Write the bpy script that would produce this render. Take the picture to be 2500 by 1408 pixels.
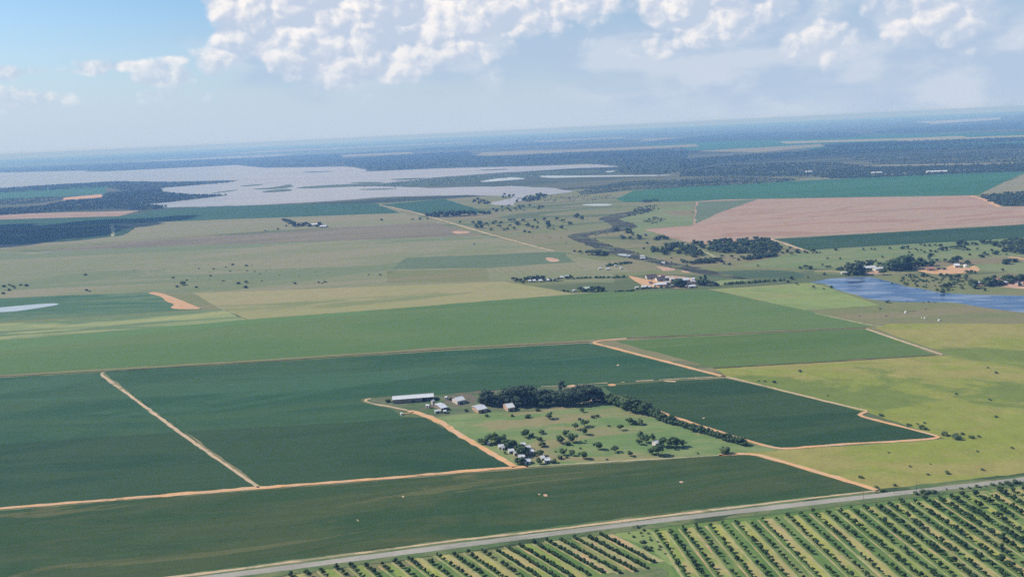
import bpy, bmesh, math, random
import numpy as np
from mathutils import Vector, Matrix
from mathutils.geometry import tessellate_polygon

R = math.radians
scene = bpy.context.scene
for o in list(bpy.data.objects):
    bpy.data.objects.remove(o)

# ------------------------------------------------------------------ camera
CAM_H = 280
cam_data = bpy.data.cameras.new('camera')
cam_data.lens = 30.2400
cam_data.sensor_width = 36
cam_data.sensor_fit = 'HORIZONTAL'
cam_data.clip_start = 1.0
cam_data.clip_end = 300000
cam = bpy.data.objects.new('camera', cam_data)
scene.collection.objects.link(cam)
cam.matrix_world = (Matrix.Translation((0, 0, CAM_H)) @ Matrix.Rotation(R(90 - 10.39055), 4, 'X')
                    @ Matrix.Rotation(R(-2.72522), 4, 'Z'))
scene.camera = cam

# ------------------------------------------------------------------ light, exposure
SUN_AZ = -76.0          # degrees from +Y, clockwise: the sun stands left and a little beyond
SUN_EL = 41.0
sun_dir = Vector((math.sin(R(SUN_AZ)) * math.cos(R(SUN_EL)), math.cos(R(SUN_AZ)) * math.cos(R(SUN_EL)), math.sin(R(SUN_EL))))
sd = bpy.data.lights.new('sun', 'SUN')
sd.energy = 4.6
sd.angle = R(0.55)
sd.color = (1.0, 0.955, 0.88)
sun = bpy.data.objects.new('sun', sd)
scene.collection.objects.link(sun)
sun.rotation_euler = sun_dir.to_track_quat('Z', 'Y').to_euler()

vs = scene.view_settings
scene.display_settings.display_device = 'sRGB'
vs.view_transform = 'Standard'
vs.look = 'None'
vs.exposure = 0.0
vs.gamma = 1.0
vs.use_curve_mapping = False
cy = scene.cycles
cy.use_denoising = False
cy.adaptive_threshold = 0.012
cy.max_bounces = 3
cy.diffuse_bounces = 1
cy.glossy_bounces = 1
cy.volume_bounces = 1
cy.transparent_max_bounces = 8


# ------------------------------------------------------------------ node helpers
class NT:
    def __init__(self, tree):
        self.t = tree
    def n(self, kind, **kw):
        nd = self.t.nodes.new(kind)
        for k, v in kw.items():
            setattr(nd, k, v)
        return nd
    def put(self, nd, sock, v):
        if isinstance(v, bpy.types.NodeSocket):
            self.t.links.new(v, nd.inputs[sock])
        else:
            nd.inputs[sock].default_value = v
    def m(self, op, a, b=0.0, c=None, clamp=False):
        nd = self.n('ShaderNodeMath', operation=op, use_clamp=clamp)
        self.put(nd, 0, a); self.put(nd, 1, b)
        if c is not None: self.put(nd, 2, c)
        return nd.outputs[0]
    def v(self, op, a, b=(0, 0, 0)):
        nd = self.n('ShaderNodeVectorMath', operation=op)
        self.put(nd, 0, a); self.put(nd, 1, b)
        return nd.outputs[0]
    def mix(self, f, a, b, mode='MIX'):
        nd = self.n('ShaderNodeMix', data_type='RGBA', blend_type=mode)
        self.put(nd, 0, f)
        for i, x in ((6, a), (7, b)):
            if isinstance(x, tuple): x = (x[0], x[1], x[2], 1)
            self.put(nd, i, x)
        return nd.outputs[2]
    def smooth(self, x, lo, hi):
        nd = self.n('ShaderNodeMapRange', interpolation_type='SMOOTHSTEP')
        self.put(nd, 0, x); self.put(nd, 1, lo); self.put(nd, 2, hi)
        return nd.outputs[0]
    def noise(self, vec, scale, detail=4, rough=0.55, dist=0.0):
        nd = self.n('ShaderNodeTexNoise', noise_dimensions='2D')
        self.put(nd, 'Vector', vec); self.put(nd, 'Scale', scale)
        self.put(nd, 'Detail', detail); self.put(nd, 'Roughness', rough); self.put(nd, 'Distortion', dist)
        return nd.outputs[0]
    def comb(self, x, y, z):
        nd = self.n('ShaderNodeCombineXYZ')
        self.put(nd, 0, x); self.put(nd, 1, y); self.put(nd, 2, z)
        return nd.outputs[0]


# ------------------------------------------------------------------ sky with clouds
world = bpy.data.worlds.new('World')
scene.world = world
world.use_nodes = True
world.node_tree.nodes.clear()
w = NT(world.node_tree)
tc = w.n('ShaderNodeTexCoord')
sep = w.n('ShaderNodeSeparateXYZ')
w.t.links.new(tc.outputs['Generated'], sep.inputs[0])
az = w.m('ARCTAN2', sep.outputs[0], sep.outputs[1])
el = w.m('ARCSINE', sep.outputs[2])
SKY_STRENGTH = 0.115
sky = w.n('ShaderNodeTexSky', sky_type='NISHITA', sun_disc=False)
sky.sun_elevation = R(SUN_EL)
sky.sun_rotation = R(SUN_AZ) % (2 * math.pi)
sky.altitude = 300
sky.air_density = 1.0
sky.dust_density = 1.0
sky.ozone_density = 1.5
skycol = w.v('SCALE', w.v('MULTIPLY', sky.outputs[0], (0.80, 0.97, 1.10))); skycol.node.inputs['Scale'].default_value = SKY_STRENGTH

# cumulus banks: centre azimuth, elevation, half width, half height (radians), weight
BANKS = [(-0.2555,0.1574,0.0619,0.0571,1.3500),(-0.2902,0.1058,0.0405,0.0295,1.0500),(-0.2156,0.1235,0.0905,0.0571,1.3000),(-0.1174,0.1296,0.1286,0.0524,1.2000),(0.0058,0.1358,0.1333,0.0381,1.1000),(0.0687,0.1066,0.0667,0.0190,0.6000),(0.1997,0.1287,0.0571,0.0381,1.1500),(0.2817,0.1078,0.1048,0.0262,0.6000),(0.1814,0.0857,0.0619,0.0143,0.6200),(0.3566,0.0831,0.0524,0.0357,0.7000),(0.4423,0.0899,0.1095,0.0381,0.7000),(-0.4813,0.0792,0.0905,0.0081,0.6200),(-0.4097,0.0839,0.0714,0.0076,0.5800),(-0.3638,0.0724,0.0276,0.0095,0.8200),(-0.3497,0.0896,0.0190,0.0067,0.6000),(-0.4700,0.0534,0.0429,0.0133,0.7200),(-0.5122,0.0473,0.0238,0.0076,0.6000),(-0.3116,0.0809,0.0162,0.0124,0.6600),(-0.3782,0.0509,0.0667,0.0124,0.4200),(-0.2391,0.0573,0.0619,0.0124,0.4000)]
# flat grey-blue stratus behind and below them
DECK = [(-0.1024,0.0856,0.2190,0.0357,0.8000),(0.1045,0.0849,0.2000,0.0429,0.8500),(0.3240,0.0709,0.2476,0.0619,0.9000),(0.5339,0.0505,0.2000,0.0714,0.9000),(-0.1453,0.1175,0.1429,0.0524,0.5000)]


def bank_mask(ax, ex, banks, k):
    tot = None
    for a, e, ra, re, wt in banks:
        dx = w.m('MULTIPLY', w.m('SUBTRACT', ax, a), 1 / ra)
        dy = w.m('MULTIPLY', w.m('SUBTRACT', ex, e), 1 / re)
        r2 = w.m('ADD', w.m('MULTIPLY', dx, dx), w.m('MULTIPLY', dy, dy))
        g = w.m('MULTIPLY', w.m('POWER', 2.718, w.m('MULTIPLY', r2, k)), wt)
        tot = g if tot is None else w.m('MAXIMUM', tot, g)
    return tot


def puffs(ax, ex):
    """heaped rounded billows of three sizes, edges frayed by a little noise"""
    p = w.comb(ax, w.m('MULTIPLY', ex, 1.2), 0.0)
    warp = w.n('ShaderNodeTexNoise', noise_dimensions='2D')
    w.put(warp, 'Vector', p); w.put(warp, 'Scale', 30.0); w.put(warp, 'Detail', 4); w.put(warp, 'Roughness', 0.6)
    p = w.v('ADD', p, w.v('MULTIPLY', w.v('SUBTRACT', warp.outputs[1], (0.5, 0.5, 0.5)), (0.022, 0.018, 0.0)))
    tot = None
    for sc, amp in ((15.0, 0.62), (34.0, 0.40), (80.0, 0.13), (180.0, 0.045)):
        vo = w.n('ShaderNodeTexVoronoi', feature='F1', voronoi_dimensions='2D')
        w.put(vo, 'Vector', p); w.put(vo, 'Scale', sc)
        vo.inputs['Detail'].default_value = 0.0
        d = vo.outputs['Distance']
        hemi = w.m('SUBTRACT', 0.72, w.m('MULTIPLY', w.m('MULTIPLY', d, d), 1.9))
        q = w.m('MULTIPLY', hemi, amp)
        tot = q if tot is None else w.m('ADD', tot, q)
    big = w.noise(p, 9.0, 4, 0.5)
    return w.m('ADD', w.m('SUBTRACT', tot, 0.52), w.m('MULTIPLY', w.m('SUBTRACT', big, 0.5), 1.5))


mask = bank_mask(az, el, BANKS, -0.75)
# the rest of the sky, above and around: scattered fair-weather cloud
mask = w.m('MAXIMUM', mask, w.m('MULTIPLY', w.smooth(el, 0.16, 0.34), 0.16))
n0 = puffs(az, el)
n1 = puffs(w.m('ADD', az, -0.006), w.m('ADD', el, 0.006))
d0 = w.m('ADD', w.m('MULTIPLY', mask, 1.15), w.m('MULTIPLY', n0, 0.62))
alpha = w.smooth(d0, 0.30, 0.66)
core = w.smooth(d0, 0.5, 1.6)
lit = w.smooth(w.m('SUBTRACT', n0, n1), -0.22, 0.46)
CL_SHADE = (0.55, 0.635, 0.785)
CL_LIT = (1.0, 0.955, 0.93)
ccol = w.mix(lit, CL_SHADE, CL_LIT)
# low, hazy air in front of far cloud and sky
up = w.m('MAXIMUM', el, 0.0)
veilmix = w.m('SUBTRACT', 1.0, w.smooth(el, 0.0, 0.15))
VEIL = (0.545, 0.655, 0.815)
base = w.mix(w.m('MULTIPLY', veilmix, 0.95), skycol, VEIL)
dk = w.m('ADD', bank_mask(az, el, DECK, -0.8), w.m('MULTIPLY', w.m('SUBTRACT', w.noise(w.comb(az, w.m('MULTIPLY', el, 3.0), 0.9), 8.0, 5, 0.52, 0.0), 0.5), 0.9))
DECKCOL = w.mix(w.smooth(w.noise(w.comb(az, w.m('MULTIPLY', el, 2.2), 2.3), 11.0, 5, 0.52, 0.0), 0.40, 0.64), (0.45, 0.575, 0.755), (0.61, 0.685, 0.81))
base = w.mix(w.m('MULTIPLY', w.smooth(dk, 0.15, 0.75), 0.85), base, DECKCOL)
a2 = w.m('MULTIPLY', alpha, w.m('SUBTRACT', 1.0, w.m('MULTIPLY', veilmix, 0.62)))
a2 = w.m('MULTIPLY', a2, w.smooth(el, 0.015, 0.06))
final = w.mix(a2, base, ccol)
bg = w.n('ShaderNodeBackground')
w.put(bg, 0, final); w.put(bg, 1, 1.0)
world.cycles.sampling_method = 'MANUAL'
world.cycles.sample_map_resolution = 256
wo = w.n('ShaderNodeOutputWorld')
w.t.links.new(bg.outputs[0], wo.inputs[0])


# ------------------------------------------------------------------ materials
def new_mat(name):
    m = bpy.data.materials.new(name)
    m.use_nodes = True
    m.node_tree.nodes.clear()
    t = NT(m.node_tree)
    out = t.n('ShaderNodeOutputMaterial')
    b = t.n('ShaderNodeBsdfPrincipled')
    t.t.links.new(b.outputs[0], out.inputs[0])
    t.put(b, 'Roughness', 0.95)
    t.put(b, 'Specular IOR Level', 0.1)
    return m, t, b


def mat_ground(name, c1, c2, scale=60.0, stretch=2.5, angle=6.0, c3=None, t3=0.66, grain=0.16, s3=None, streak=0.0):
    """c1/c2 mottled over 'scale' metres, long axis turned by 'angle' and stretched; c3 in odd patches; fine grain"""
    m, t, b = new_mat(name)
    geo = t.n('ShaderNodeNewGeometry')
    mp = t.n('ShaderNodeMapping', vector_type='TEXTURE')
    t.t.links.new(geo.outputs['Position'], mp.inputs[0])
    mp.inputs['Rotation'].default_value = (0, 0, R(angle))
    mp.inputs['Scale'].default_value = (scale * stretch, scale, scale)
    p = mp.outputs[0]
    f = t.smooth(t.noise(p, 1.0, 7, 0.66, 0.6), 0.40, 0.60)
    col = t.mix(f, c1, c2)
    if c3:
        f3 = t.smooth(t.noise(t.v('ADD', p, (31, 17, 5)), (scale / s3) if s3 else 0.55, 6, 0.62, 0.6), t3 - 0.075, t3)
        col = t.mix(f3, col, c3)
    if streak:
        mp2 = t.n('ShaderNodeMapping', vector_type='TEXTURE')
        t.t.links.new(geo.outputs['Position'], mp2.inputs[0])
        mp2.inputs['Rotation'].default_value = (0, 0, R(angle))
        mp2.inputs['Scale'].default_value = (160, 5, 5)
        fs = t.noise(mp2.outputs[0], 1.0, 3, 0.6)
        mp3 = t.n('ShaderNodeMapping', vector_type='TEXTURE')
        t.t.links.new(geo.outputs['Position'], mp3.inputs[0])
        mp3.inputs['Rotation'].default_value = (0, 0, R(angle))
        mp3.inputs['Scale'].default_value = (60, 1.7, 5)
        fs = t.m('ADD', t.m('MULTIPLY', fs, 0.6), t.m('MULTIPLY', t.noise(mp3.outputs[0], 1.0, 3, 0.7), 0.4))
        k = t.m('ADD', 1 - streak * 1.3, t.m('MULTIPLY', fs, 2.6 * streak))
        col = t.mix(1.0, col, t.comb(k, k, k), 'MULTIPLY')
    g = t.m('ADD', t.m('MULTIPLY', t.noise(geo.outputs['Position'], 0.30, 4, 0.75), 0.5), t.m('MULTIPLY', t.noise(geo.outputs['Position'], 0.045, 4, 0.7), 0.5))
    k = t.m('ADD', 1 - 1.6 * grain, t.m('MULTIPLY', g, 3.2 * grain))
    col = t.mix(1.0, col, t.comb(k, k, k), 'MULTIPLY')
    t.put(b, 'Base Color', col)
    return m


def mat_plain(name, c, var=0.12, scale=0.4, rough=0.8, spec=0.2):
    m, t, b = new_mat(name)
    geo = t.n('ShaderNodeNewGeometry')
    g = t.noise(geo.outputs['Position'], scale, 4, 0.65)
    k = t.m('ADD', 1 - var, t.m('MULTIPLY', g, 2 * var))
    t.put(b, 'Base Color', t.mix(1.0, c, t.comb(k, k, k), 'MULTIPLY'))
    t.put(b, 'Roughness', rough)
    t.put(b, 'Specular IOR Level', spec)
    return m


def mat_leaf(name, c1, c2, transl=0.15):
    m, t, b = new_mat(name)
    oi = t.n('ShaderNodeObjectInfo')
    geo = t.n('ShaderNodeNewGeometry')
    f = t.m('ADD', t.m('MULTIPLY', oi.outputs['Random'], 0.55), t.m('MULTIPLY', t.noise(geo.outputs['Position'], 0.6, 3, 0.6), 0.5), clamp=True)
    t.put(b, 'Base Color', t.mix(f, c1, c2))
    t.put(b, 'Roughness', 0.75)
    return m


def mat_water(name, deep, rough, wave_scale, bump, r2=None, ruffled=None):
    m, t, b = new_mat(name)
    geo = t.n('ShaderNodeNewGeometry')
    mp = t.n('ShaderNodeMapping', vector_type='TEXTURE')
    t.t.links.new(geo.outputs['Position'], mp.inputs[0])
    mp.inputs['Rotation'].default_value = (0, 0, R(-12))
    mp.inputs['Scale'].default_value = (wave_scale * 4, wave_scale, wave_scale)
    n = t.noise(mp.outputs[0], 1.0, 5, 0.6, 0.5)
    t.put(b, 'Base Color', t.mix(t.smooth(n, 0.43, 0.62), deep, ruffled) if ruffled else (*deep, 1))
    t.put(b, 'Specular IOR Level', 0.5)
    t.put(b, 'IOR', 1.33)
    if r2 is not None:
        t.put(b, 'Roughness', t.m('ADD', rough, t.m('MULTIPLY', t.smooth(n, 0.4, 0.65), r2)))
    else:
        t.put(b, 'Roughness', rough)
    bp = t.n('ShaderNodeBump')
    bp.inputs['Strength'].default_value = bump
    bp.inputs['Distance'].default_value = 0.4
    t.put(bp, 'Height', t.noise(geo.outputs['Position'], 0.6, 4, 0.7))
    t.t.links.new(bp.outputs[0], b.inputs['Normal'])
    return m


M = {}
# terrain
M['ground'] = mat_ground('ground', (0.060, 0.080, 0.040), (0.125, 0.130, 0.070), 620, 5.0, 3, (0.045, 0.060, 0.032), 0.60)
M['olive'] = mat_ground('olive_pasture', (0.211, 0.222, 0.105), (0.261, 0.238, 0.133), 150, 4.0, 6, (0.172, 0.203, 0.094), 0.60)
M['tan'] = mat_ground('tan_pasture', (0.264, 0.232, 0.128), (0.232, 0.224, 0.112), 170, 5.0, 6)
M['brownish'] = mat_ground('brown_fallow', (0.183, 0.157, 0.102), (0.230, 0.191, 0.119), 120, 5.0, 6)
M['straw'] = mat_ground('straw_field', (0.295, 0.279, 0.115), (0.328, 0.283, 0.135), 120, 5.0, 4, (0.213, 0.230, 0.090), 0.66)
M['strawlight'] = mat_ground('pale_grass', (0.323, 0.327, 0.132), (0.230, 0.272, 0.111), 55, 5.0, 4, (0.145, 0.200, 0.085), 0.56)
M['pasture'] = mat_ground('yellow_green_pasture', (0.240, 0.262, 0.050), (0.305, 0.268, 0.082), 90, 2.0, -8, (0.165, 0.205, 0.046), 0.60, 0.28)
M['lime'] = mat_ground('lime_grass', (0.235, 0.290, 0.095), (0.195, 0.255, 0.085), 70, 3.0, -8, (0.26, 0.27, 0.10), 0.60, 0.2)
M['valley'] = mat_ground('valley_grass', (0.181, 0.196, 0.075), (0.231, 0.200, 0.102), 150, 3.0, 4, (0.115, 0.141, 0.060), 0.60)
M['meadow'] = mat_ground('bright_meadow', (0.166, 0.216, 0.082), (0.208, 0.231, 0.098), 110, 3.0, 4, (0.225, 0.186, 0.098), 0.64)
M['paddock'] = mat_ground('paddock_grass', (0.149, 0.225, 0.077), (0.211, 0.257, 0.099), 38, 3.0, 4, (0.270, 0.239, 0.113), 0.60, 0.2)
M['yard'] = mat_ground('farmyard_grass', (0.085, 0.135, 0.055), (0.15, 0.17, 0.085), 25, 2.5, 4, (0.17, 0.135, 0.095), 0.64, 0.2)
M['crop_dark'] = mat_ground('dark_crop', (0.030, 0.069, 0.026), (0.047, 0.085, 0.032), 70, 6.0, 5, None, grain=0.14, streak=0.16)
M['crop_teal'] = mat_ground('teal_crop', (0.034, 0.090, 0.038), (0.054, 0.108, 0.044), 80, 5.0, 5, (0.055, 0.12, 0.055), 0.62, 0.12, streak=0.14)
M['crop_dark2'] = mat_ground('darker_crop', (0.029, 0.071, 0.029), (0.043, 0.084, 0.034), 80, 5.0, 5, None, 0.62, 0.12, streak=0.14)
M['crop_near'] = mat_ground('thin_crop', (0.038, 0.078, 0.026), (0.064, 0.090, 0.031), 45, 5.0, 8, (0.105, 0.115, 0.042), 0.64, 0.18, 34, streak=0.22)
M['crop_mid'] = mat_ground('green_crop', (0.100, 0.172, 0.050), (0.125, 0.185, 0.058), 160, 6.0, 5, None, grain=0.1, streak=0.10)
M['crop_mid2'] = mat_ground('bright_crop', (0.101, 0.194, 0.058), (0.119, 0.200, 0.063), 160, 6.0, 5, None, grain=0.1, streak=0.10)
M['crop_block'] = mat_ground('block_crop', (0.090, 0.155, 0.040), (0.112, 0.170, 0.048), 120, 6.0, 5, None, grain=0.1, streak=0.14)
M['crop_far'] = mat_ground('far_crop', (0.041, 0.131, 0.061), (0.050, 0.149, 0.068), 300, 6.0, 3)
M['crop_farstrip'] = mat_ground('far_strip_crop', (0.036, 0.098, 0.049), (0.043, 0.106, 0.053), 200, 6.0, 4)
M['crop_wet'] = mat_ground('damp_crop', (0.062, 0.135, 0.060), (0.08, 0.15, 0.068), 90, 5.0, 4, (0.12, 0.18, 0.085), 0.62)
M['grey_green'] = mat_ground('grey_green_field', (0.119, 0.162, 0.081), (0.136, 0.174, 0.089), 90, 4.0, 4)
M['plough'] = mat_ground('ploughed_red_soil', (0.405, 0.262, 0.180), (0.375, 0.270, 0.190), 150, 4.0, 8, (0.345, 0.212, 0.142), 0.60, 0.18, 90, streak=0.10)
M['plough2'] = mat_ground('ploughed_pale_soil', (0.40, 0.265, 0.175), (0.36, 0.25, 0.165), 200, 5.0, 4)
M['soil'] = mat_ground('bare_orange_soil', (0.60, 0.335, 0.165), (0.54, 0.345, 0.20), 14, 2.0, 10, None, grain=0.25)
M['soil_pink'] = mat_ground('bare_pink_soil', (0.56, 0.35, 0.235), (0.46, 0.29, 0.195), 18, 2.0, 10, None, grain=0.25)
M['track'] = mat_ground('orange_dirt_track', (0.66, 0.37, 0.175), (0.60, 0.38, 0.22), 16, 2.0, 10, (0.38, 0.26, 0.13), 0.68, 0.25)
M['track_pale'] = mat_ground('pale_dirt_track', (0.58, 0.41, 0.245), (0.51, 0.38, 0.25), 14, 2.0, 10, (0.30, 0.26, 0.14), 0.64, 0.28)
M['track_dull'] = mat_ground('grassy_track', (0.42, 0.39, 0.22), (0.27, 0.29, 0.14), 14, 2.0, 10, None, grain=0.25)
M['furrow'] = mat_ground('dark_field_edge', (0.085, 0.085, 0.05), (0.16, 0.12, 0.075), 18, 2.0, 10, None, grain=0.25)
M['gravel_road'] = mat_ground('grey_gravel_road', (0.32, 0.295, 0.24), (0.38, 0.345, 0.285), 26, 4.0, 8, (0.26, 0.25, 0.19), 0.62, 0.2)
M['verge'] = mat_ground('road_verge', (0.10, 0.155, 0.055), (0.17, 0.19, 0.08), 12, 3.0, 8, (0.055, 0.085, 0.035), 0.6, 0.25)
M['marsh'] = mat_ground('marsh', (0.042, 0.050, 0.036), (0.078, 0.070, 0.052), 26, 2.2, -20, (0.13, 0.145, 0.07), 0.582)
M['reeds'] = mat_ground('reed_bed', (0.075, 0.115, 0.06), (0.11, 0.135, 0.07), 120, 4.0, 4)
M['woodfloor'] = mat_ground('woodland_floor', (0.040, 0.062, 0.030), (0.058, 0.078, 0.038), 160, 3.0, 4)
M['scrubfloor'] = mat_ground('scrub_floor', (0.065, 0.085, 0.045), (0.13, 0.135, 0.075), 110, 4.5, 4, (0.05, 0.07, 0.035), 0.56)
M['strip_green'] = mat_ground('orchard_green_strip', (0.105, 0.180, 0.045), (0.150, 0.215, 0.062), 18, 3.0, -82, (0.24, 0.25, 0.09), 0.60, 0.26)
M['strip_yellow'] = mat_ground('orchard_yellow_strip', (0.340, 0.345, 0.085), (0.395, 0.330, 0.135), 22, 3.0, -82, (0.23, 0.285, 0.07), 0.58, 0.26)
M['strip_pale'] = mat_ground('orchard_mown_edge', (0.38, 0.34, 0.165), (0.29, 0.29, 0.12), 7, 2.0, -82, (0.46, 0.32, 0.17), 0.62, 0.3)
M['lake'] = mat_water('silty_lake_water', (0.36, 0.315, 0.285), 0.25, 300, 0.04, 0.06)
M['pond'] = mat_water('pond_water', (0.050, 0.095, 0.20), 0.10, 24, 0.18, 0.25, (0.23, 0.28, 0.37))
M['pan'] = mat_water('shallow_pan_water', (0.45, 0.44, 0.42), 0.15, 30, 0.05)
# plants
M['leaf_orchard'] = mat_leaf('orchard_leaf', (0.020, 0.042, 0.013), (0.042, 0.072, 0.020))
M['leaf_round'] = mat_leaf('acacia_leaf', (0.041, 0.074, 0.027), (0.081, 0.121, 0.046))
M['leaf_tall'] = mat_leaf('gum_leaf', (0.032, 0.054, 0.035), (0.068, 0.095, 0.057))
M['leaf_row'] = mat_leaf('windbreak_leaf', (0.043, 0.081, 0.035), (0.084, 0.124, 0.054))
M['leaf_bush'] = mat_leaf('bush_leaf', (0.054, 0.088, 0.035), (0.101, 0.135, 0.057))
M['leaf_far'] = mat_leaf('woodland_leaf', (0.035, 0.062, 0.030), (0.065, 0.092, 0.043))
M['bark'] = mat_plain('bark', (0.13, 0.10, 0.075), 0.25, 3.0)
# buildings
M['roof_white'] = mat_plain('white_sheet_roof', (0.66, 0.66, 0.655), 0.10, 0.5, 0.5, 0.3)
M['roof_grey'] = mat_plain('galvanised_roof', (0.60, 0.61, 0.63), 0.08, 0.5, 0.45, 0.4)
M['roof_red'] = mat_plain('rust_red_roof', (0.36, 0.20, 0.16), 0.15, 0.5)
M['roof_thatch'] = mat_plain('dark_thatch_roof', (0.115, 0.095, 0.09), 0.2, 0.6)
M['roof_green'] = mat_plain('pale_green_roof', (0.50, 0.60, 0.45), 0.08, 0.5)
M['wall_pale'] = mat_plain('pale_plaster', (0.56, 0.50, 0.43), 0.14, 0.4)
M['wall_brick'] = mat_plain('red_brick_wall', (0.46, 0.30, 0.21), 0.14, 0.8)
M['wall_brown'] = mat_plain('brown_sheet_wall', (0.27, 0.21, 0.16), 0.14, 0.8)
M['dark'] = mat_plain('dark_opening', (0.035, 0.035, 0.04), 0.2, 0.6)
M['glass'] = mat_plain('window_glass', (0.05, 0.06, 0.07), 0.1, 0.5, 0.15, 0.5)
M['tank'] = mat_plain('white_tank', (0.80, 0.80, 0.78), 0.05, 0.5, 0.5)
M['pole'] = mat_plain('weathered_pole', (0.14, 0.115, 0.09), 0.2, 1.0)
M['cloud'] = mat_plain('cloud_vapour', (0.92, 0.92, 0.92), 0.02, 0.01, 1.0, 0.0)

# ------------------------------------------------------------------ object helpers
C = scene.collection


def link(o, parent=None):
    C.objects.link(o)
    if parent is not None:
        o.parent = parent
    return o


def tag(o, label=None, cat=None, group=None, kind=None):
    if label: o['label'] = label
    if cat: o['category'] = cat
    if group: o['group'] = group
    if kind: o['kind'] = kind
    return o


def mesh_obj(name, verts, faces, mat, parent=None, smooth=False):
    me = bpy.data.meshes.new(name)
    me.from_pydata(verts, [], faces)
    me.update()
    if smooth:
        me.polygons.foreach_set('use_smooth', [True] * len(me.polygons))
    for mm in (mat if isinstance(mat, list) else [mat]):
        me.materials.append(mm)
    return link(bpy.data.objects.new(name, me), parent)


def empty(name, loc, rz=0.0, s=1.0):
    o = bpy.data.objects.new(name, None)
    o.empty_display_size = 0.5
    o.location = loc
    o.rotation_euler = (0, 0, rz)
    o.scale = (s, s, s) if not isinstance(s, tuple) else s
    return link(o)


def ragged(pts, step, jit, rng):
    """a polygon outline cut into short pieces, each new corner pushed a little to one side"""
    out = []
    n = len(pts)
    for i in range(n):
        a = np.array(pts[i][:2], float); b = np.array(pts[(i + 1) % n][:2], float)
        L = np.linalg.norm(b - a)
        k = max(1, min(120, int(L / step)))
        nrm = np.array([-(b - a)[1], (b - a)[0]]) / max(L, 1e-6)
        drift = 0.0
        for j in range(k):
            drift = drift * 0.6 + rng.gauss(0, jit) * 0.6
            t = j / k
            off = 0.0 if j == 0 else drift
            out.append(tuple(a + (b - a) * t + nrm * off))
    return out


ROUNDED = {'bare_patch', 'bare_ground', 'pool', 'reed_bed', 'pond', 'shallow_pan', 'marsh', 'woodland_floor', 'grass_patch', 'pale_grass'}


def sheet(name, pts, z, mat, label, kind='structure', jit=None, step=None, skirt=True):
    rng = random.Random(int(abs(pts[0][0]) * 10) * 31 + len(pts) + len(name))
    cx = sum(p[0] for p in pts) / len(pts); cyy = sum(p[1] for p in pts) / len(pts)
    d = math.hypot(cx, cyy)
    if step is None: step = max(7.0, d * 0.009)
    if jit is None: jit = max(0.35, d * 0.0011)
    zz = z * max(1.0, d / 1800.0)
    if name in ROUNDED:
        for _ in range(2):
            pts = [q for i in range(len(pts)) for q in ((pts[i][0] * 0.75 + pts[(i + 1) % len(pts)][0] * 0.25, pts[i][1] * 0.75 + pts[(i + 1) % len(pts)][1] * 0.25),
                                                        (pts[i][0] * 0.25 + pts[(i + 1) % len(pts)][0] * 0.75, pts[i][1] * 0.25 + pts[(i + 1) % len(pts)][1] * 0.75))]
    ring = ragged(pts, step, jit, rng)
    tris = tessellate_polygon([[Vector((p[0], p[1], 0)) for p in ring]])
    n = len(ring)
    vs_ = [(p[0], p[1], zz) for p in ring]
    fs = []
    for a, b, c in tris:
        ax, ay = ring[a]; bx, by = ring[b]; qx, qy = ring[c]
        fs.append((a, b, c) if (bx - ax) * (qy - ay) - (by - ay) * (qx - ax) > 0 else (a, c, b))
    if skirt:
        vs_ += [(p[0], p[1], -0.05) for p in ring]
        for i in range(n):
            j = (i + 1) % n
            fs.append((i, n + i, n + j, j))
    o = mesh_obj(name, vs_, fs, M[mat])
    tag(o, label, None, None, kind)
    return o


def ribbon(name, pts, width, z, mat, label, jit=0.30, parent=None):
    """a track or road along a path, with an uneven edge; width may change from point to point"""
    rng = random.Random(int(abs(pts[0][0]) * 10) * 31 + len(name))
    P = [np.array(p[:2], float) for p in pts]
    ws = width if isinstance(width, (list, tuple)) else [width] * len(P)
    cent = []; wd = []
    for i in range(len(P) - 1):
        L = np.linalg.norm(P[i + 1] - P[i])
        k = max(1, min(150, int(L / 7)))
        for j in range(k):
            t = j / k
            cent.append(P[i] * (1 - t) + P[i + 1] * t); wd.append(ws[i] * (1 - t) + ws[i + 1] * t)
    cent.append(P[-1]); wd.append(ws[-1])
    # soften corners
    for _ in range(2):
        cent = [cent[0]] + [cent[i] * 0.5 + (cent[i - 1] + cent[i + 1]) * 0.25 for i in range(1, len(cent) - 1)] + [cent[-1]]
    v = []; f = []
    n = len(cent)
    slow = 0.0
    for i in range(n):
        t = cent[min(i + 1, n - 1)] - cent[max(i - 1, 0)]
        t = t / max(np.linalg.norm(t), 1e-6)
        nn = np.array([-t[1], t[0]])
        slow = slow * 0.85 + rng.gauss(0, jit * 0.28)
        wi = wd[i] * max(0.6, min(1.45, 1 + slow))
        a = wi / 2 * (1 + rng.uniform(-jit, jit)); b = wi / 2 * (1 + rng.uniform(-jit, jit))
        p = cent[i] + nn * a; q = cent[i] - nn * b
        v += [(p[0], p[1], z), (q[0], q[1], z), (p[0], p[1], -0.05), (q[0], q[1], -0.05)]
    for i in range(n - 1):
        a = 4 * i; b = a + 4
        f += [(a, a + 1, b + 1, b), (a, b, b + 2, a + 2), (a + 1, a + 3, b + 3, b + 1)]
    o = mesh_obj(name, v, f, M[mat], parent)
    if parent is None: tag(o, label, None, None, 'structure')
    return o


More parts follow.
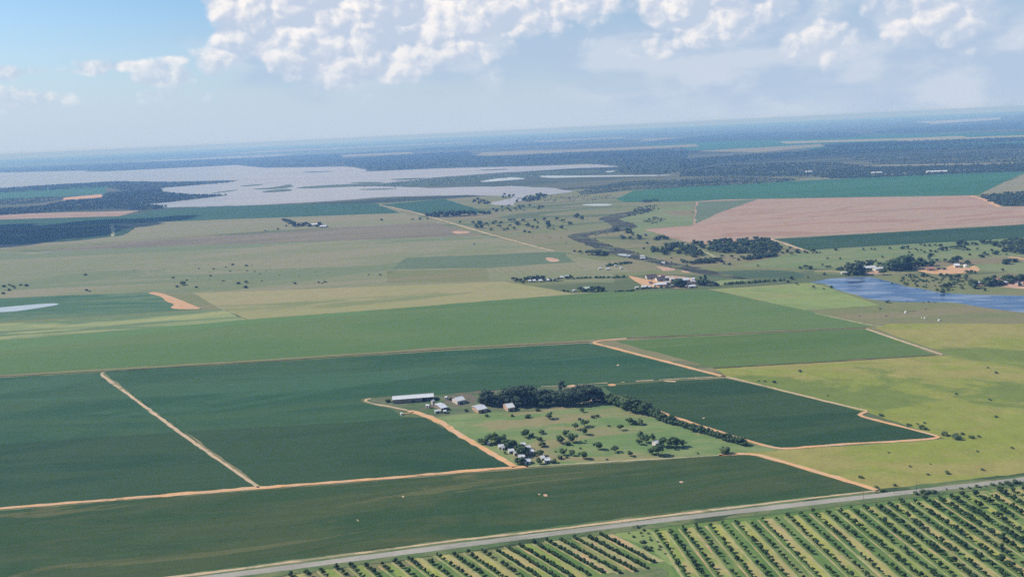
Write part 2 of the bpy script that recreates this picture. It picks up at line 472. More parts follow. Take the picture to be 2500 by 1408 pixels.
# ================================================================== the land
def disc():
    v = [(0, 0, 0)]; f = []
    rad = [400, 1200, 3000, 7000, 16000, 34000, 60000]; n = 96
    for r in rad:
        for k in range(n):
            a = 2 * math.pi * k / n
            v.append((r * math.cos(a), r * math.sin(a), 0))
    for k in range(n):
        f.append((0, 1 + k, 1 + (k + 1) % n))
    for i in range(len(rad) - 1):
        for k in range(n):
            a = 1 + i * n + k; b = 1 + i * n + (k + 1) % n
            f.append((a, a + n, b + n, b))
    o = mesh_obj('ground', v, f, M['ground'])
    tag(o, 'wide flat grassland stretching to the horizon', None, None, 'structure')


disc()

sheet('grassland', [(-1777.7,2404.9),(-2619.2,3576.5),(-1565.5,3501.1),(-71.1,3821.2),(921.3,4206),(1672.2,4089),(2265.8,4109.3),(2915.4,4062.6),(332.2,434.3),(276.5,400.8),(-412.6,440.1)], 0.012, 'valley', 'open grassland between the near fields', skirt=False)

# --- far bands (8 km and more)
FAR = [
    ('pale_field', [(-307.5,12077.1),(1287.6,11123.7),(2419.3,11027.6),(2209.2,9859),(306.6,9943),(-410.3,10307.2)], 0.1, 'tan', 'pale strip of dry land beyond the lake woods'),
    ('crop_field', [(1927.6,12557.6),(3657.1,12609),(4754.3,11658.8),(5730.3,9606.7),(6284.2,9095.7),(4372.2,6318.6),(3877.5,6491.2),(3100.4,6806.8),(1897.4,8650.9)], 0.1, 'crop_far', 'long teal crop strip under the far wooded ridge'),
    ('pale_field', [(1844.3,8408.9),(3154.2,8741.4),(3301.6,8282.8),(2136.2,7363.5)], 0.12, 'tan', 'narrow pale strip inside the far teal crops'),
    ('pale_field', [(2104.1,4710.9),(2560.4,4728.8),(2589.8,4326.1),(2313.5,4347.1),(1845.6,4793.8)], 0.12, 'tan', 'pale clearing in the far scrub at the upper right'),
    ('pale_field', [(2381,17661.1),(4117.5,14923.5),(4574,13381.6),(3334.3,12969.9),(2123.4,15225.8)], 0.1, 'tan', 'thin pale strip just below the horizon'),
    ('crop_field', [(-14656,25301.1),(-7019,20366.7),(-3809.7,21729.1),(-347,22384.4),(-286.6,18320),(-3119.2,16857.8),(-6785.6,17313.3),(-10995.4,18963)], 0.1, 'grey_green', 'hazy green strip beyond the far side of the lake'),
    ('pale_field', [(-6957.7,15843.6),(-3871.6,15423.2),(-1602.6,14575.1),(-1416.8,13447.2),(-3436.4,13677.4),(-6030.3,14022.9)], 0.12, 'straw', 'thin pale strip in front of the far lake woods'),
    ('pale_field', [(3249.2,10360.3),(4255.2,9350),(4831.1,9187.3),(4563.4,8599.4),(3820.3,8852.1),(3036.3,9397.9)], 0.14, 'straw', 'thin straw strip within the far teal crops'),
    ('pale_field', [(1699.9,4062.3),(2053.2,4074.4),(2259,4027),(1985.4,3939.1),(1681.8,3929)], 0.14, 'tan', 'pale strip at the edge of the upper right wood'),
    ('pale_field', [(233.7,6682.7),(769.7,6675.8),(797.4,6394.2),(280.7,6332.8)], 0.12, 'straw', 'pale strip just above the tip of the lake arm'),
    ('pale_field', [(-10557,30678.9),(-4346.7,27808.5),(-1038.5,26705.8),(-824.7,24078.5),(-3675.9,23495.8),(-8217.1,24530.8)], 0.12, 'tan', 'faint far strip above the lake woods'),
    ('pale_field', [(685.5,21772.8),(2887.8,21409.5),(2660.6,19065.7),(778,19063.3)], 0.12, 'tan', 'faint far strip right of centre below the horizon'),
    ('pale_field', [(3979,8927.2),(5083.1,8518.5),(5608.1,8113.7),(5390.6,7797.7),(4811.3,8061.4),(3785.6,8315.8)], 0.14, 'straw', 'thin straw strip at the far right'),
]
for nm, p, z, m, lb in FAR:
    sheet(nm, p, z, m, lb)

# --- lakes and pools
LAKE = [(-9272.8,14031.6),(-8033.3,13834.3),(-6144.5,12594),(-5345.3,11477.8),(-3547.2,11504.1),(-3325.2,11009.7),(-2670,9649.9),(-1629.8,8748.5),(-1485.3,8482.1),(-1168.3,7404.3),(-1218.2,7202.2),(-623.7,7164.8),(716.8,6465.3),(784.6,5956.7),(518.2,6028.7),(-60,5894.4),(-470.1,5673.5),(-622.9,5402.7),(-781.8,5212.7),(-937.9,5144),(-599.2,4840.4),(-421,4591.9),(23.1,4433.7),(220.9,4126.3),(297.7,3834),(198.6,3728.2),(96.6,3753.1),(53.8,3546.4),(31.2,3405.1),(29.3,3257.7),(-67.7,3375.7),(-21,3555.1),(35.2,3711.1),(-184.9,3935.2),(-570.2,4050.7),(-753.8,3979.2),(-1102.1,3923.9),(-1585.5,4041),(-1812.6,4322.7),(-1703.8,4520.2),(-1549,4817.2),(-1869.9,5080.4),(-2209.2,5548),(-2409.6,6034.4),(-2063.5,6448.3),(-2063.9,6724.5),(-2760.1,7069.2),(-3495.4,7775.2),(-4073.5,7614.8),(-4335,7431),(-4847.9,7301.5)]
sheet('lake', LAKE, 0.16, 'lake', 'broad silty lake in the left distance', step=45, jit=14)
sheet('lake', [(-8185,18652.7),(-4923,18989.5),(-4171.3,17370.3),(-4582.1,16632.9),(-6853.2,17680.5)], 0.16, 'lake', 'thin bright far arm of water beyond the lake woods')
sheet('lake', [(10879.5,23218.4),(13697.3,24147.6),(11380.5,19975.6),(8907.2,18096.4)], 0.16, 'lake', 'sliver of bright water under the horizon at upper right')
for p, lb in (
    ([(-166.9,5026.1),(13.1,5324.7),(133.1,5017.2),(27.5,4977.1),(-131.1,4886.9)], 'small silver pool among reeds, right of the lake'),
    ([(177,5340.3),(437.3,5066.5),(927.8,4732.2),(856.9,4679.1),(425.9,4937.7),(229.2,4992.7)], 'long thin silver pool at the foot of the dark woods'),
    ([(611.9,5451.2),(702.6,5472.3),(623.7,5256.4)], 'tiny silver pool beside the tip of the lake arm'),
    ([(265,3168.8),(322,3173.2),(387.2,3117.9),(350.3,3061.8),(285.6,3115.2)], 'narrow pool in the valley meadow'),
    ([(234.8,1886.7),(259.1,1885.2),(268,1855.7),(255.1,1843.2),(237.6,1864.6)], 'short pale pool in the dark marsh channel')):
    sheet('pool', p, 0.14, 'pan', lb)
sheet('pond', [(506.9,1451.9),(530.1,1457.7),(550.8,1475.3),(582.7,1476.5),(609.6,1479.1),(626.3,1467.6),(631.9,1444.2),(638.8,1415.6),(641.6,1391.5),(643.1,1368.4),(653.9,1360.3),(658.6,1337.3),(669.9,1307.8),(707.6,1288),(768,1262.8),(843.3,1228),(761.8,1106.3),(704.4,1155.9),(684.1,1180),(663,1213.9),(655.9,1236.7),(625.6,1249),(571.1,1263.5),(542.7,1296.2),(545,1320.4),(535.2,1347.9),(525.9,1389.7),(532.2,1425),(523.2,1438.5)], 0.14, 'pond', 'long blue pond winding in from the right edge', step=9, jit=1.3)
sheet('shallow_pan', [(-998.9,1565.3),(-956.2,1580.8),(-934.5,1588.6),(-868.7,1603.4),(-843,1583.9),(-866.8,1559.7),(-898.4,1533.4),(-928.6,1533),(-977.1,1529.5)], 0.30, 'pan', 'small white pan of water in the dark green field at the left edge', step=9, jit=1.0)

# --- islands and reed beds in the lake
for p, lb in (
    ([(-1747.4,5033.8),(-1719.3,5249.6),(-1636,5367.6),(-1658.6,5112.3)], 'reed island nearest the wooded spit'),
    ([(-1603.1,5344.3),(-1434.9,5393.7),(-1445,5790),(-1297.5,5292.8),(-1446.9,5183)], 'ragged middle reed island in the lake'),
    ([(-1434.1,5018.1),(-1332.4,5227.3),(-1198.6,4914),(-1356.3,4852.3)], 'dark flat reed bank below the middle island'),
    ([(-1307.9,5300.4),(-1013.5,5393.1),(-702.2,5247.7),(-681.8,5028.6),(-956,5080),(-1207,5087)], 'long dark reed bank in the lake'),
    ([(-369,4192.4),(-252.9,4240.1),(-193.8,4141.2),(-310.6,4088.4)], 'thin reed strip in the lower lake arm'),
    ([(-775.8,5771.3),(-480,5682.3),(-589.2,5498),(-748.6,5632.6)], 'faint reed strip below the upper lake arm'),
    ([(-5934.7,12161.3),(-5713.5,12274),(-5380.8,11435.4)], 'tiny island off the far shore'),
    ([(-1045,5564.4),(-858.7,5520.2),(-714.1,5299.9),(-869.5,5309)], 'thin reed bar left of the reed thicket'),
    ([(-1238.5,4422.1),(-1067.9,4457.1),(-936.2,4344.5),(-1117,4365.2)], 'faint reed bar in the lower lake'),
    ([(-1861.4,7850.3),(-1591.2,7763.2),(-1493.9,7583.3),(-1741.8,7600.3)], 'faint shoal near the far lake shore'),
    ([(-856.3,4789.7),(-664.5,4745.2),(-558.3,4623.2),(-723.5,4629)], 'low shoal in the lower lake arm'),
    ([(-1806.2,5810.9),(-1685.8,5916.4),(-1616,5800.9),(-1706.3,5663.4)], 'shoal right of the spit tip'),
    ([(-221.4,6485.4),(-12.5,6496.9),(38.7,6347.1),(-165.6,6336.1)], 'thin shoal in the upper lake arm')):
    sheet('reed_bed', p, 0.22, 'reeds', lb)

# --- left distance: fields and woods floor
for nm, p, z, m, lb in (
    ('crop_field', [(-3918.2,6709.3),(-3629.7,6885.7),(-3197.9,6973.6),(-2590.5,5575.3),(-2904.6,5494.6),(-3445.7,5246),(-4258.8,6501.1)], 0.14, 'crop_far', 'green field inside the wooded spit at the left'),
    ('bare_field', [(-2747.1,5363),(-2609.4,5587.8),(-2440.6,5205),(-2591.3,5078.3)], 0.2, 'soil', 'small orange field edged by dark woods'),
    ('bare_field', [(-2679.7,4063.8),(-2437.1,4144.9),(-2096.9,4056),(-1685.3,3946.8),(-1653.8,3663.2),(-2237.7,3799.7),(-2479.6,3754.9)], 0.12, 'plough', 'reddish strip field above the cloud shadow at the left'),
    ('crop_field', [(-1575.8,3930.7),(-1120.8,3939.5),(-559.8,3686.3),(-402.3,3178.1),(-928.7,3247.2),(-1479.9,3305.1),(-1780.3,3277.9),(-2193.2,3312.9),(-2479.6,3754.9),(-2237.7,3799.7),(-1653.8,3663.2)], 0.12, 'crop_farstrip', 'long teal crop field along the lower lake shore'),
    ('crop_field', [(-521.9,3602.9),(-275.7,3760),(-66.2,3008.1),(-303.9,3097)], 0.12, 'crop_farstrip', 'teal crop field right of the pale diagonal track'),
    ('meadow', [(-275.7,3760),(19.2,3763.4),(77.2,3266.2),(-66.2,3008.1)], 0.1, 'valley', 'grassy corner below the river mouth'),
    ('pasture_field', [(-1848.3,2780.5),(-1711.2,2888.1),(-1504.4,3271.9),(-923.8,3229.4),(-386.2,3170),(-198.2,2728.5),(-718.1,2774.5),(-1198.8,2661.6),(-1751.3,2630.7)], 0.08, 'tan', 'pale grazing strip below the long teal crop field'),
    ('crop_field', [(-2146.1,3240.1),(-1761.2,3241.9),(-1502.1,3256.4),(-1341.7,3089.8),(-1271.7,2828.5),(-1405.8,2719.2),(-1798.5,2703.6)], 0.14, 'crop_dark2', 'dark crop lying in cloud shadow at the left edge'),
    ('fallow_field', [(-1178,2614.1),(-653.5,2724.2),(-248.9,2789),(-71.8,2352),(-209.1,2378.1),(-626.9,2408.9),(-1017.3,2462),(-1369.2,2480.9)], 0.10, 'brownish', 'dull brown fallow strip in the middle distance'),
    ('pasture_field', [(-1706.5,2561.6),(-1369.2,2480.9),(-1017.3,2462),(-626.9,2408.9),(-209.1,2378.1),(-71.8,2352),(99.6,1988.7),(199.6,1778.9),(186.1,1535.7),(-14.9,1608.6),(-616.6,1637.1),(-712.8,1679.1),(-1017.6,1687.1),(-1140.3,1687.8)], 0.06, 'olive', 'wide olive grazing land in the middle distance'),
    ('crop_field', [(-256.9,1824),(-242.9,1989),(122.1,1967.1),(136.8,1798.8),(-49.3,1777.8)], 0.12, 'grey_green', 'grey green strip crop in the grazing land'),
    ('crop_field', [(-262.2,1798.2),(-50.9,1772.9),(-44.6,1616.9),(-242.7,1653.1)], 0.10, 'valley', 'faint green block below the grey green strip crop'),
    ('hay_field', [(-44.8,1765.6),(216.1,1773.7),(231.3,1642.1),(-38.5,1624.3)], 0.10, 'olive', 'mown hay field with diagonal swaths by the cottages'),
    ('straw_field', [(-616.6,1637.1),(-14.9,1604.1),(101.7,1453.2),(161.6,1453.1),(-171.1,1398.7),(-428.6,1361.1),(-497.4,1451.2)], 0.10, 'straw', 'long yellow straw field above the bright green crop'),
    ('crop_field', [(-1130.7,1673),(-1017.6,1687.1),(-850.9,1679.6),(-710.8,1674.2),(-627.9,1562.6),(-538.3,1467.7),(-691.3,1451.6),(-877,1443.6),(-982.5,1444.2)], 0.12, 'crop_wet', 'dark green field round the white pan at the left'),
    ('bare_patch', [(-720.7,1668),(-698.5,1674.2),(-641.8,1605),(-562.5,1500.4),(-537.2,1466.6),(-606.7,1486.4),(-608.4,1530.2),(-636.2,1556.3),(-668.4,1618.6)], 0.30, 'soil', 'orange eroded bare patch at the corner of the dark green field'),
    ('grass_strip', [(-963.8,1415.3),(-866.5,1425.5),(-695.8,1445.9),(-531.8,1459.2),(-497.4,1451.2),(-428.6,1361.1),(-614.6,1324.4),(-791,1294.8),(-876.4,1280.5)], 0.10, 'strawlight', 'patchy pale grass strip above the bright green crop'),
    ('bare_patch', [(-169.5,2490.2),(-139.3,2495.4),(-100.5,2434.1),(-151.1,2414.2)], 0.2, 'soil_pink', 'bare orange scrape beside the pale diagonal track'),
    ('bare_patch', [(73.2,1880.5),(92,1885),(109.9,1827.2),(85,1811.2)], 0.25, 'soil_pink', 'bare patch at the end of the grey green strip crop'),
    ('valley_floor', [(-72.8,2981.2),(92.4,3257.7),(399.4,3230.5),(671.9,3070.2),(504.4,2358.9),(367.6,2316.5),(418.8,1960.5),(627.5,1994.3),(633,1803.7),(1314.2,1877.1),(849.3,1201.9),(768,1262.8),(609,1477.6),(505.6,1448.2),(186.1,1535.7),(199.6,1778.9),(99.6,1988.7),(-191.5,2725.5)], 0.05, 'valley', 'grassy valley floor between the ploughed field and the village'),
    ('meadow', [(621.3,1807.7),(1113.8,1844.2),(1314.2,1877.1),(937.4,1329.9),(871.2,1436.3),(775.1,1523),(609.7,1573),(439.8,1649.8)], 0.08, 'meadow', 'bright meadow dotted with bushes above the blue pond'),
    ('meadow', [(337,2734.6),(632.4,2954.2),(510.6,2377.3),(367.6,2316.5),(371.1,2176.1),(318,2242.1)], 0.08, 'meadow', 'green meadow beside the red ploughed field'),
    ('ploughed_field', [(671.9,3070.2),(764.3,3088.7),(1201.1,2931.9),(1514.6,2806.5),(1404.3,2451.1),(1487,2432.6),(1679,2406.9),(1453.7,2079.7),(1242.9,2061.4),(933.5,2034.4),(623.2,2011.5),(432,1977.4),(364.5,2317.8),(504.4,2348.5)], 0.12, 'plough', 'large red ploughed field in the right distance'),
    ('fallow_corner', [(671,3052.8),(881.7,3036.3),(678.3,2699.9),(521.1,2394)], 0.18, 'grey_green', 'unploughed greyish corner of the red field'),
    ('crop_field', [(619.3,2005.2),(930.3,2027.3),(1238.6,2054),(1448.6,2072.3),(1310,1871),(1113.8,1844.2),(839.9,1828.2),(632.6,1810.1)], 0.14, 'crop_dark2', 'dark green crop wedge below the red ploughed field'),
    ('crop_field', [(418.1,3317),(539.8,3715.2),(822.3,3838),(1574.9,3850),(2287,3910.7),(2343.4,3850.2),(1879.5,3262.3),(1547.1,2821.9),(1207.1,2946.6),(768.4,3105),(675.5,3086.3),(437.2,3170.9)], 0.12, 'crop_far', 'broad teal crop field above the red ploughed field'),
    ('fallow_field', [(1556.5,2834.3),(1869.2,3244.4),(2256.1,3705.7),(4154.1,6001.8),(1886.2,2707.9),(1679.1,2772.4)], 0.16, 'tan', 'tan fallow field at the right edge'),
    ('marsh', [(271.4,2644.8),(320.6,2731.9),(418.5,2851.6),(485.8,2920.6),(476.3,2796.4),(353.8,2648.7),(327.2,2576.8),(363.3,2480.9),(358.2,2355.7),(290.5,2293.6),(196,2243.6),(210,2164.3),(238.2,2045.3),(278.4,1910.3),(287.7,1831),(318.1,1750.9),(355.6,1683.4),(390.8,1579.6),(437.7,1490.4),(429.3,1478.4),(381.8,1543.2),(338.5,1603),(287.7,1741.4),(257.5,1810),(219,1886),(195.7,2022.7),(160.3,2163.4),(144.2,2264.2),(194.8,2313.4),(275.5,2356.4),(297,2435.5),(286,2547.2)], 0.10, 'marsh', 'dark reedy marsh channel winding down the valley'),
    ('marsh', [(357,1605.1),(454.3,1606.4),(510.4,1579.6),(534.3,1533.7),(508.8,1481.7),(431.6,1526),(372,1533.7),(356.2,1566.2)], 0.09, 'reeds', 'dull green marsh flat between village and pond'),
    ('crop_field', [(-861.6,1257.6),(-777.5,1271.4),(-609.2,1312.1),(-427.6,1357.8),(-171.1,1398.7),(161.6,1453.1),(328.8,1428.7),(426.4,1237),(480,1117.7),(150.5,1121.4),(-85.8,1118),(-301.2,1102.5),(-669.2,1083.8),(-745.1,1077.8)], 0.20, 'crop_mid', 'very long mid green crop field across the middle'),
    ('crop_strip', [(-876.4,1280.5),(-789.3,1291.8),(-614.6,1324.4),(-428.6,1361.1),(-237.4,1387.6),(-233.2,1360.9),(-420.8,1323.5),(-593.6,1276.4),(-745.7,1216.3),(-823.3,1198.4)], 0.24, 'crop_mid2', 'lighter sown strip along the top of the long green field'),
    ('grass_field', [(331.6,1431.8),(425.2,1438),(515.2,1445.5),(525.4,1388.4),(528.4,1344),(544.7,1245.1),(481.5,1238.9),(430.2,1239)], 0.14, 'lime', 'pale lime grass wedge between crop and blue pond'),
    ('grass_field', [(512.6,1438.2),(522.9,1385.3),(532.6,1346.5),(540.8,1313.3),(536.7,1284.6),(566.1,1252.2),(647.7,1232.6),(683.6,1168.9),(776.1,1095.6),(761.5,1074.3),(506,1129.5),(481.5,1117.4),(429.2,1236.3),(543.5,1242.3)], 0.10, 'valley', 'grassy slope below the blue pond'),
    ('crop_field', [(132.9,1104.3),(241,1107.8),(465.8,1108.6),(489.6,970.2),(351.7,962.4),(228.3,959.5)], 0.20, 'crop_block', 'fresh green crop block beside the orange track'),
    ('pasture', [(228.5,954.3),(350.5,959.1),(490.5,964.4),(503.6,962),(479.2,1108.1),(506,1129.5),(595,1130.3),(783.6,1106.5),(462.2,639.7),(386.7,621.7),(272.3,608.9),(259.6,619.5),(199,693.8),(193.3,698.3),(223.4,699.2),(369.6,706.4),(332.2,786.1),(235.3,916.4)], 0.08, 'pasture', 'yellow green pasture with scattered bushes at the right'),
    ('crop_field', [(-734.4,1061.3),(-659.5,1067.1),(-533.5,1070.1),(-426.4,936.1),(-338.1,822.9),(-425,816.1),(-511.3,810.5),(-568.1,804.6)], 0.22, 'crop_teal', 'upper teal part of the field at the left edge'),
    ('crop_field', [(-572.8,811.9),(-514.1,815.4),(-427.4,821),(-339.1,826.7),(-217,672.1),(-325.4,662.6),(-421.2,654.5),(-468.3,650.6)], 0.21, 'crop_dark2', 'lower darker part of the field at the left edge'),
    ('crop_field', [(-530.4,1071.5),(-296.4,1083.2),(-84.4,1095.9),(96.2,1100.4),(168.5,1002.9),(224.6,924.7),(172.8,922.1),(94.4,914.5),(17.4,914.6),(-50.4,911.8),(-81.7,906.2),(-140.5,909.6),(-170.4,905.4),(-170.5,895.2),(-159,883.5),(-129.6,859.9),(-115.4,829.4),(-174.6,825.4),(-336,822.7),(-424,935.7)], 0.22, 'crop_teal', 'wide teal crop field behind the farmstead'),
    ('crop_field', [(-337.4,827.6),(-175.5,830.5),(-116,834.5),(-92.6,828.6),(-62.6,780.3),(-32.6,732.6),(-6.5,690.1),(-106.8,680.2),(-214.7,673.5)], 0.21, 'crop_dark2', 'dark crop triangle left of the farm track'),
    ('crop_field', [(93.7,908.4),(171.3,914.4),(231.4,915.5),(287.9,843.7),(329.1,785.4),(320,779.4),(323.1,770.7),(346.3,741.2),(367,711.9),(294.6,705.5),(223.9,704),(190,740.2),(151.6,790.8),(128,841.2),(103.3,877)], 0.22, 'crop_dark', 'dark crop field right of the windbreak'),
    ('crop_field', [(-465.2,645.7),(-418.4,649.6),(-215.3,666.1),(-106.1,675),(-3.8,683.5),(79.4,687.6),(170.5,691.8),(195.5,691.4),(213.3,672.6),(266.4,609.6),(222.4,603.5),(65.9,580.2),(-54.3,562.7),(-187.8,536.8),(-263.3,520.4),(-368.7,496.9)], 0.22, 'crop_near', 'thin dark crop field along the grey road'),
    ('paddock', [(-88.5,828),(-64.1,834.5),(-30.9,838.7),(14.7,831.9),(92.6,860.3),(123.9,841.8),(150.7,786.1),(198.8,718.2),(221.7,699.4),(196.6,697.9),(171.7,696.4),(79.8,690.3),(6.7,688.5),(-3,689.7),(-32.7,736.6),(-62.1,785.9)], 0.12, 'paddock', 'grassy paddock with scattered trees below the farmstead'),
    ('farmyard', [(-161.5,899.6),(-135.9,908.8),(-81.9,909.3),(-36.8,909.6),(98.8,913.8),(103.6,879.9),(92.1,856.2),(14.7,830.6),(-30.9,834.8),(-63.2,818.1),(-84.1,824.8),(-131.1,871)], 0.10, 'yard', 'dark trampled farmyard round the sheds'),
):
    sheet(nm, p, z, m, lb, jit=4.0 if nm == 'marsh' else None, step=9.0 if nm == 'marsh' else None)

# village ground
for nm, p, z, m, lb in (
    ('bare_ground', [(218.2,1605.9),(234,1582.1),(247.9,1550.2),(267.2,1535.7),(272.8,1498.9),(267.6,1470.6),(245.7,1464.1),(231,1493),(224.1,1547.7)], 0.2, 'soil', 'orange bare ground at the left of the village'),
    ('bare_ground', [(254.5,1590.7),(297.9,1583),(322.7,1556.9),(333.3,1526.4),(315.5,1445.6),(265.4,1458.9),(261.2,1502)], 0.18, 'soil_pink', 'pinkish bare yard between the village roofs'),
    ('bare_ground', [(287.6,1699.5),(297.1,1685.6),(322.5,1651.2),(312.4,1633.4),(291.3,1634.6),(294.2,1659.7)], 0.2, 'soil_pink', 'pale bare scrape above the village'),
    ('bare_ground', [(327.4,1634.1),(339.8,1615.2),(336.8,1601),(325,1614.5)], 0.2, 'soil_pink', 'thin pale scrape beside the marsh above the village'),
    ('pale_grass', [(361.5,1509.5),(418.7,1507),(438.5,1496.9),(374.9,1484),(361,1458.1),(353.2,1468.6)], 0.16, 'strawlight', 'pale grass beside the village hedge'),
    ('bare_ground', [(725.3,1533.4),(755.3,1543.3),(754.3,1510.7),(790.3,1532.6),(809.6,1555.7),(805.3,1518.6),(822.6,1518),(843.5,1540.3),(825.8,1484.8),(800,1470.2),(759.2,1462.9),(733.2,1467.8),(725.5,1496.5)], 0.2, 'soil', 'orange bare yard of the farm above the pond'),
    ('bare_ground', [(628.3,1507.1),(662,1538.3),(662.4,1515.1),(651.3,1495.9),(629.9,1493.3)], 0.2, 'soil_pink', 'pink forecourt below the long white farmhouse'),
    ('bare_ground', [(752,1373),(772.2,1382.9),(808.6,1404.5),(807,1373.3),(814.5,1341),(829.2,1322.5),(814.3,1298.1),(788.5,1318.9),(771.2,1345.3),(748.3,1351.4)], 0.16, 'soil_pink', 'reddish bare ground round the huts at the right edge'),
    ('bare_ground', [(55,913.7),(60.7,918.4),(66.5,916.8),(62.9,909),(56.1,909.2)], 0.3, 'soil', 'orange bare heap behind the farm grove'),
    ('bare_patch', [(100.2,913),(105.6,915.5),(109.4,911.5),(108.3,906),(100.6,906.9)], 0.3, 'soil', 'oval orange bare patch at the crop edge'),
    ('bare_patch', [(162.8,917.9),(175.8,914.1),(175.8,909),(163.8,912.7)], 0.3, 'track_pale', 'pale scuffed patch below the dashed field edge'),
    ('bare_patch', [(176.7,789.5),(179.2,790.5),(179,787.4),(176.7,786.7)], 0.3, 'track_pale', 'white speck of bare soil in the dark crop right of the windbreak'),
    ('bare_patch', [(124.8,642.6),(127.4,643.9),(128.8,641.3),(126.2,639.5)], 0.3, 'track_pale', 'pale bare speck in the thin crop near the paddock corner'),
    ('bare_patch', [(16.5,630.8),(19.3,631.7),(20.2,627),(17.1,626.8)], 0.3, 'soil_pink', 'pinkish bare speck in the thin crop below the paddock'),
    ('bare_patch', [(12.6,633),(14.8,632.3),(14.3,629.7),(12.7,630.4)], 0.3, 'track_pale', 'tiny pale speck beside the pinkish bare speck'),
    ('bare_patch', [(-124.7,602.2),(-123.1,601.8),(-121.4,598.2),(-122.6,598.3)], 0.3, 'track_pale', 'bright bare speck in the thin crop at the lower left'),
    ('bare_patch', [(-95.1,640.9),(-93.1,640.6),(-92.5,637.4),(-94.4,638.2)], 0.3, 'track_pale', 'tiny bare speck below the long orange track'),
    ('bare_patch', [(120,991.4),(123,991.5),(122.6,986),(119.8,985.9)], 0.3, 'track_pale', 'tiny white speck in the teal field behind the grove'),
):
    sheet(nm, p, z, m, lb, jit=0.5, step=3.0)

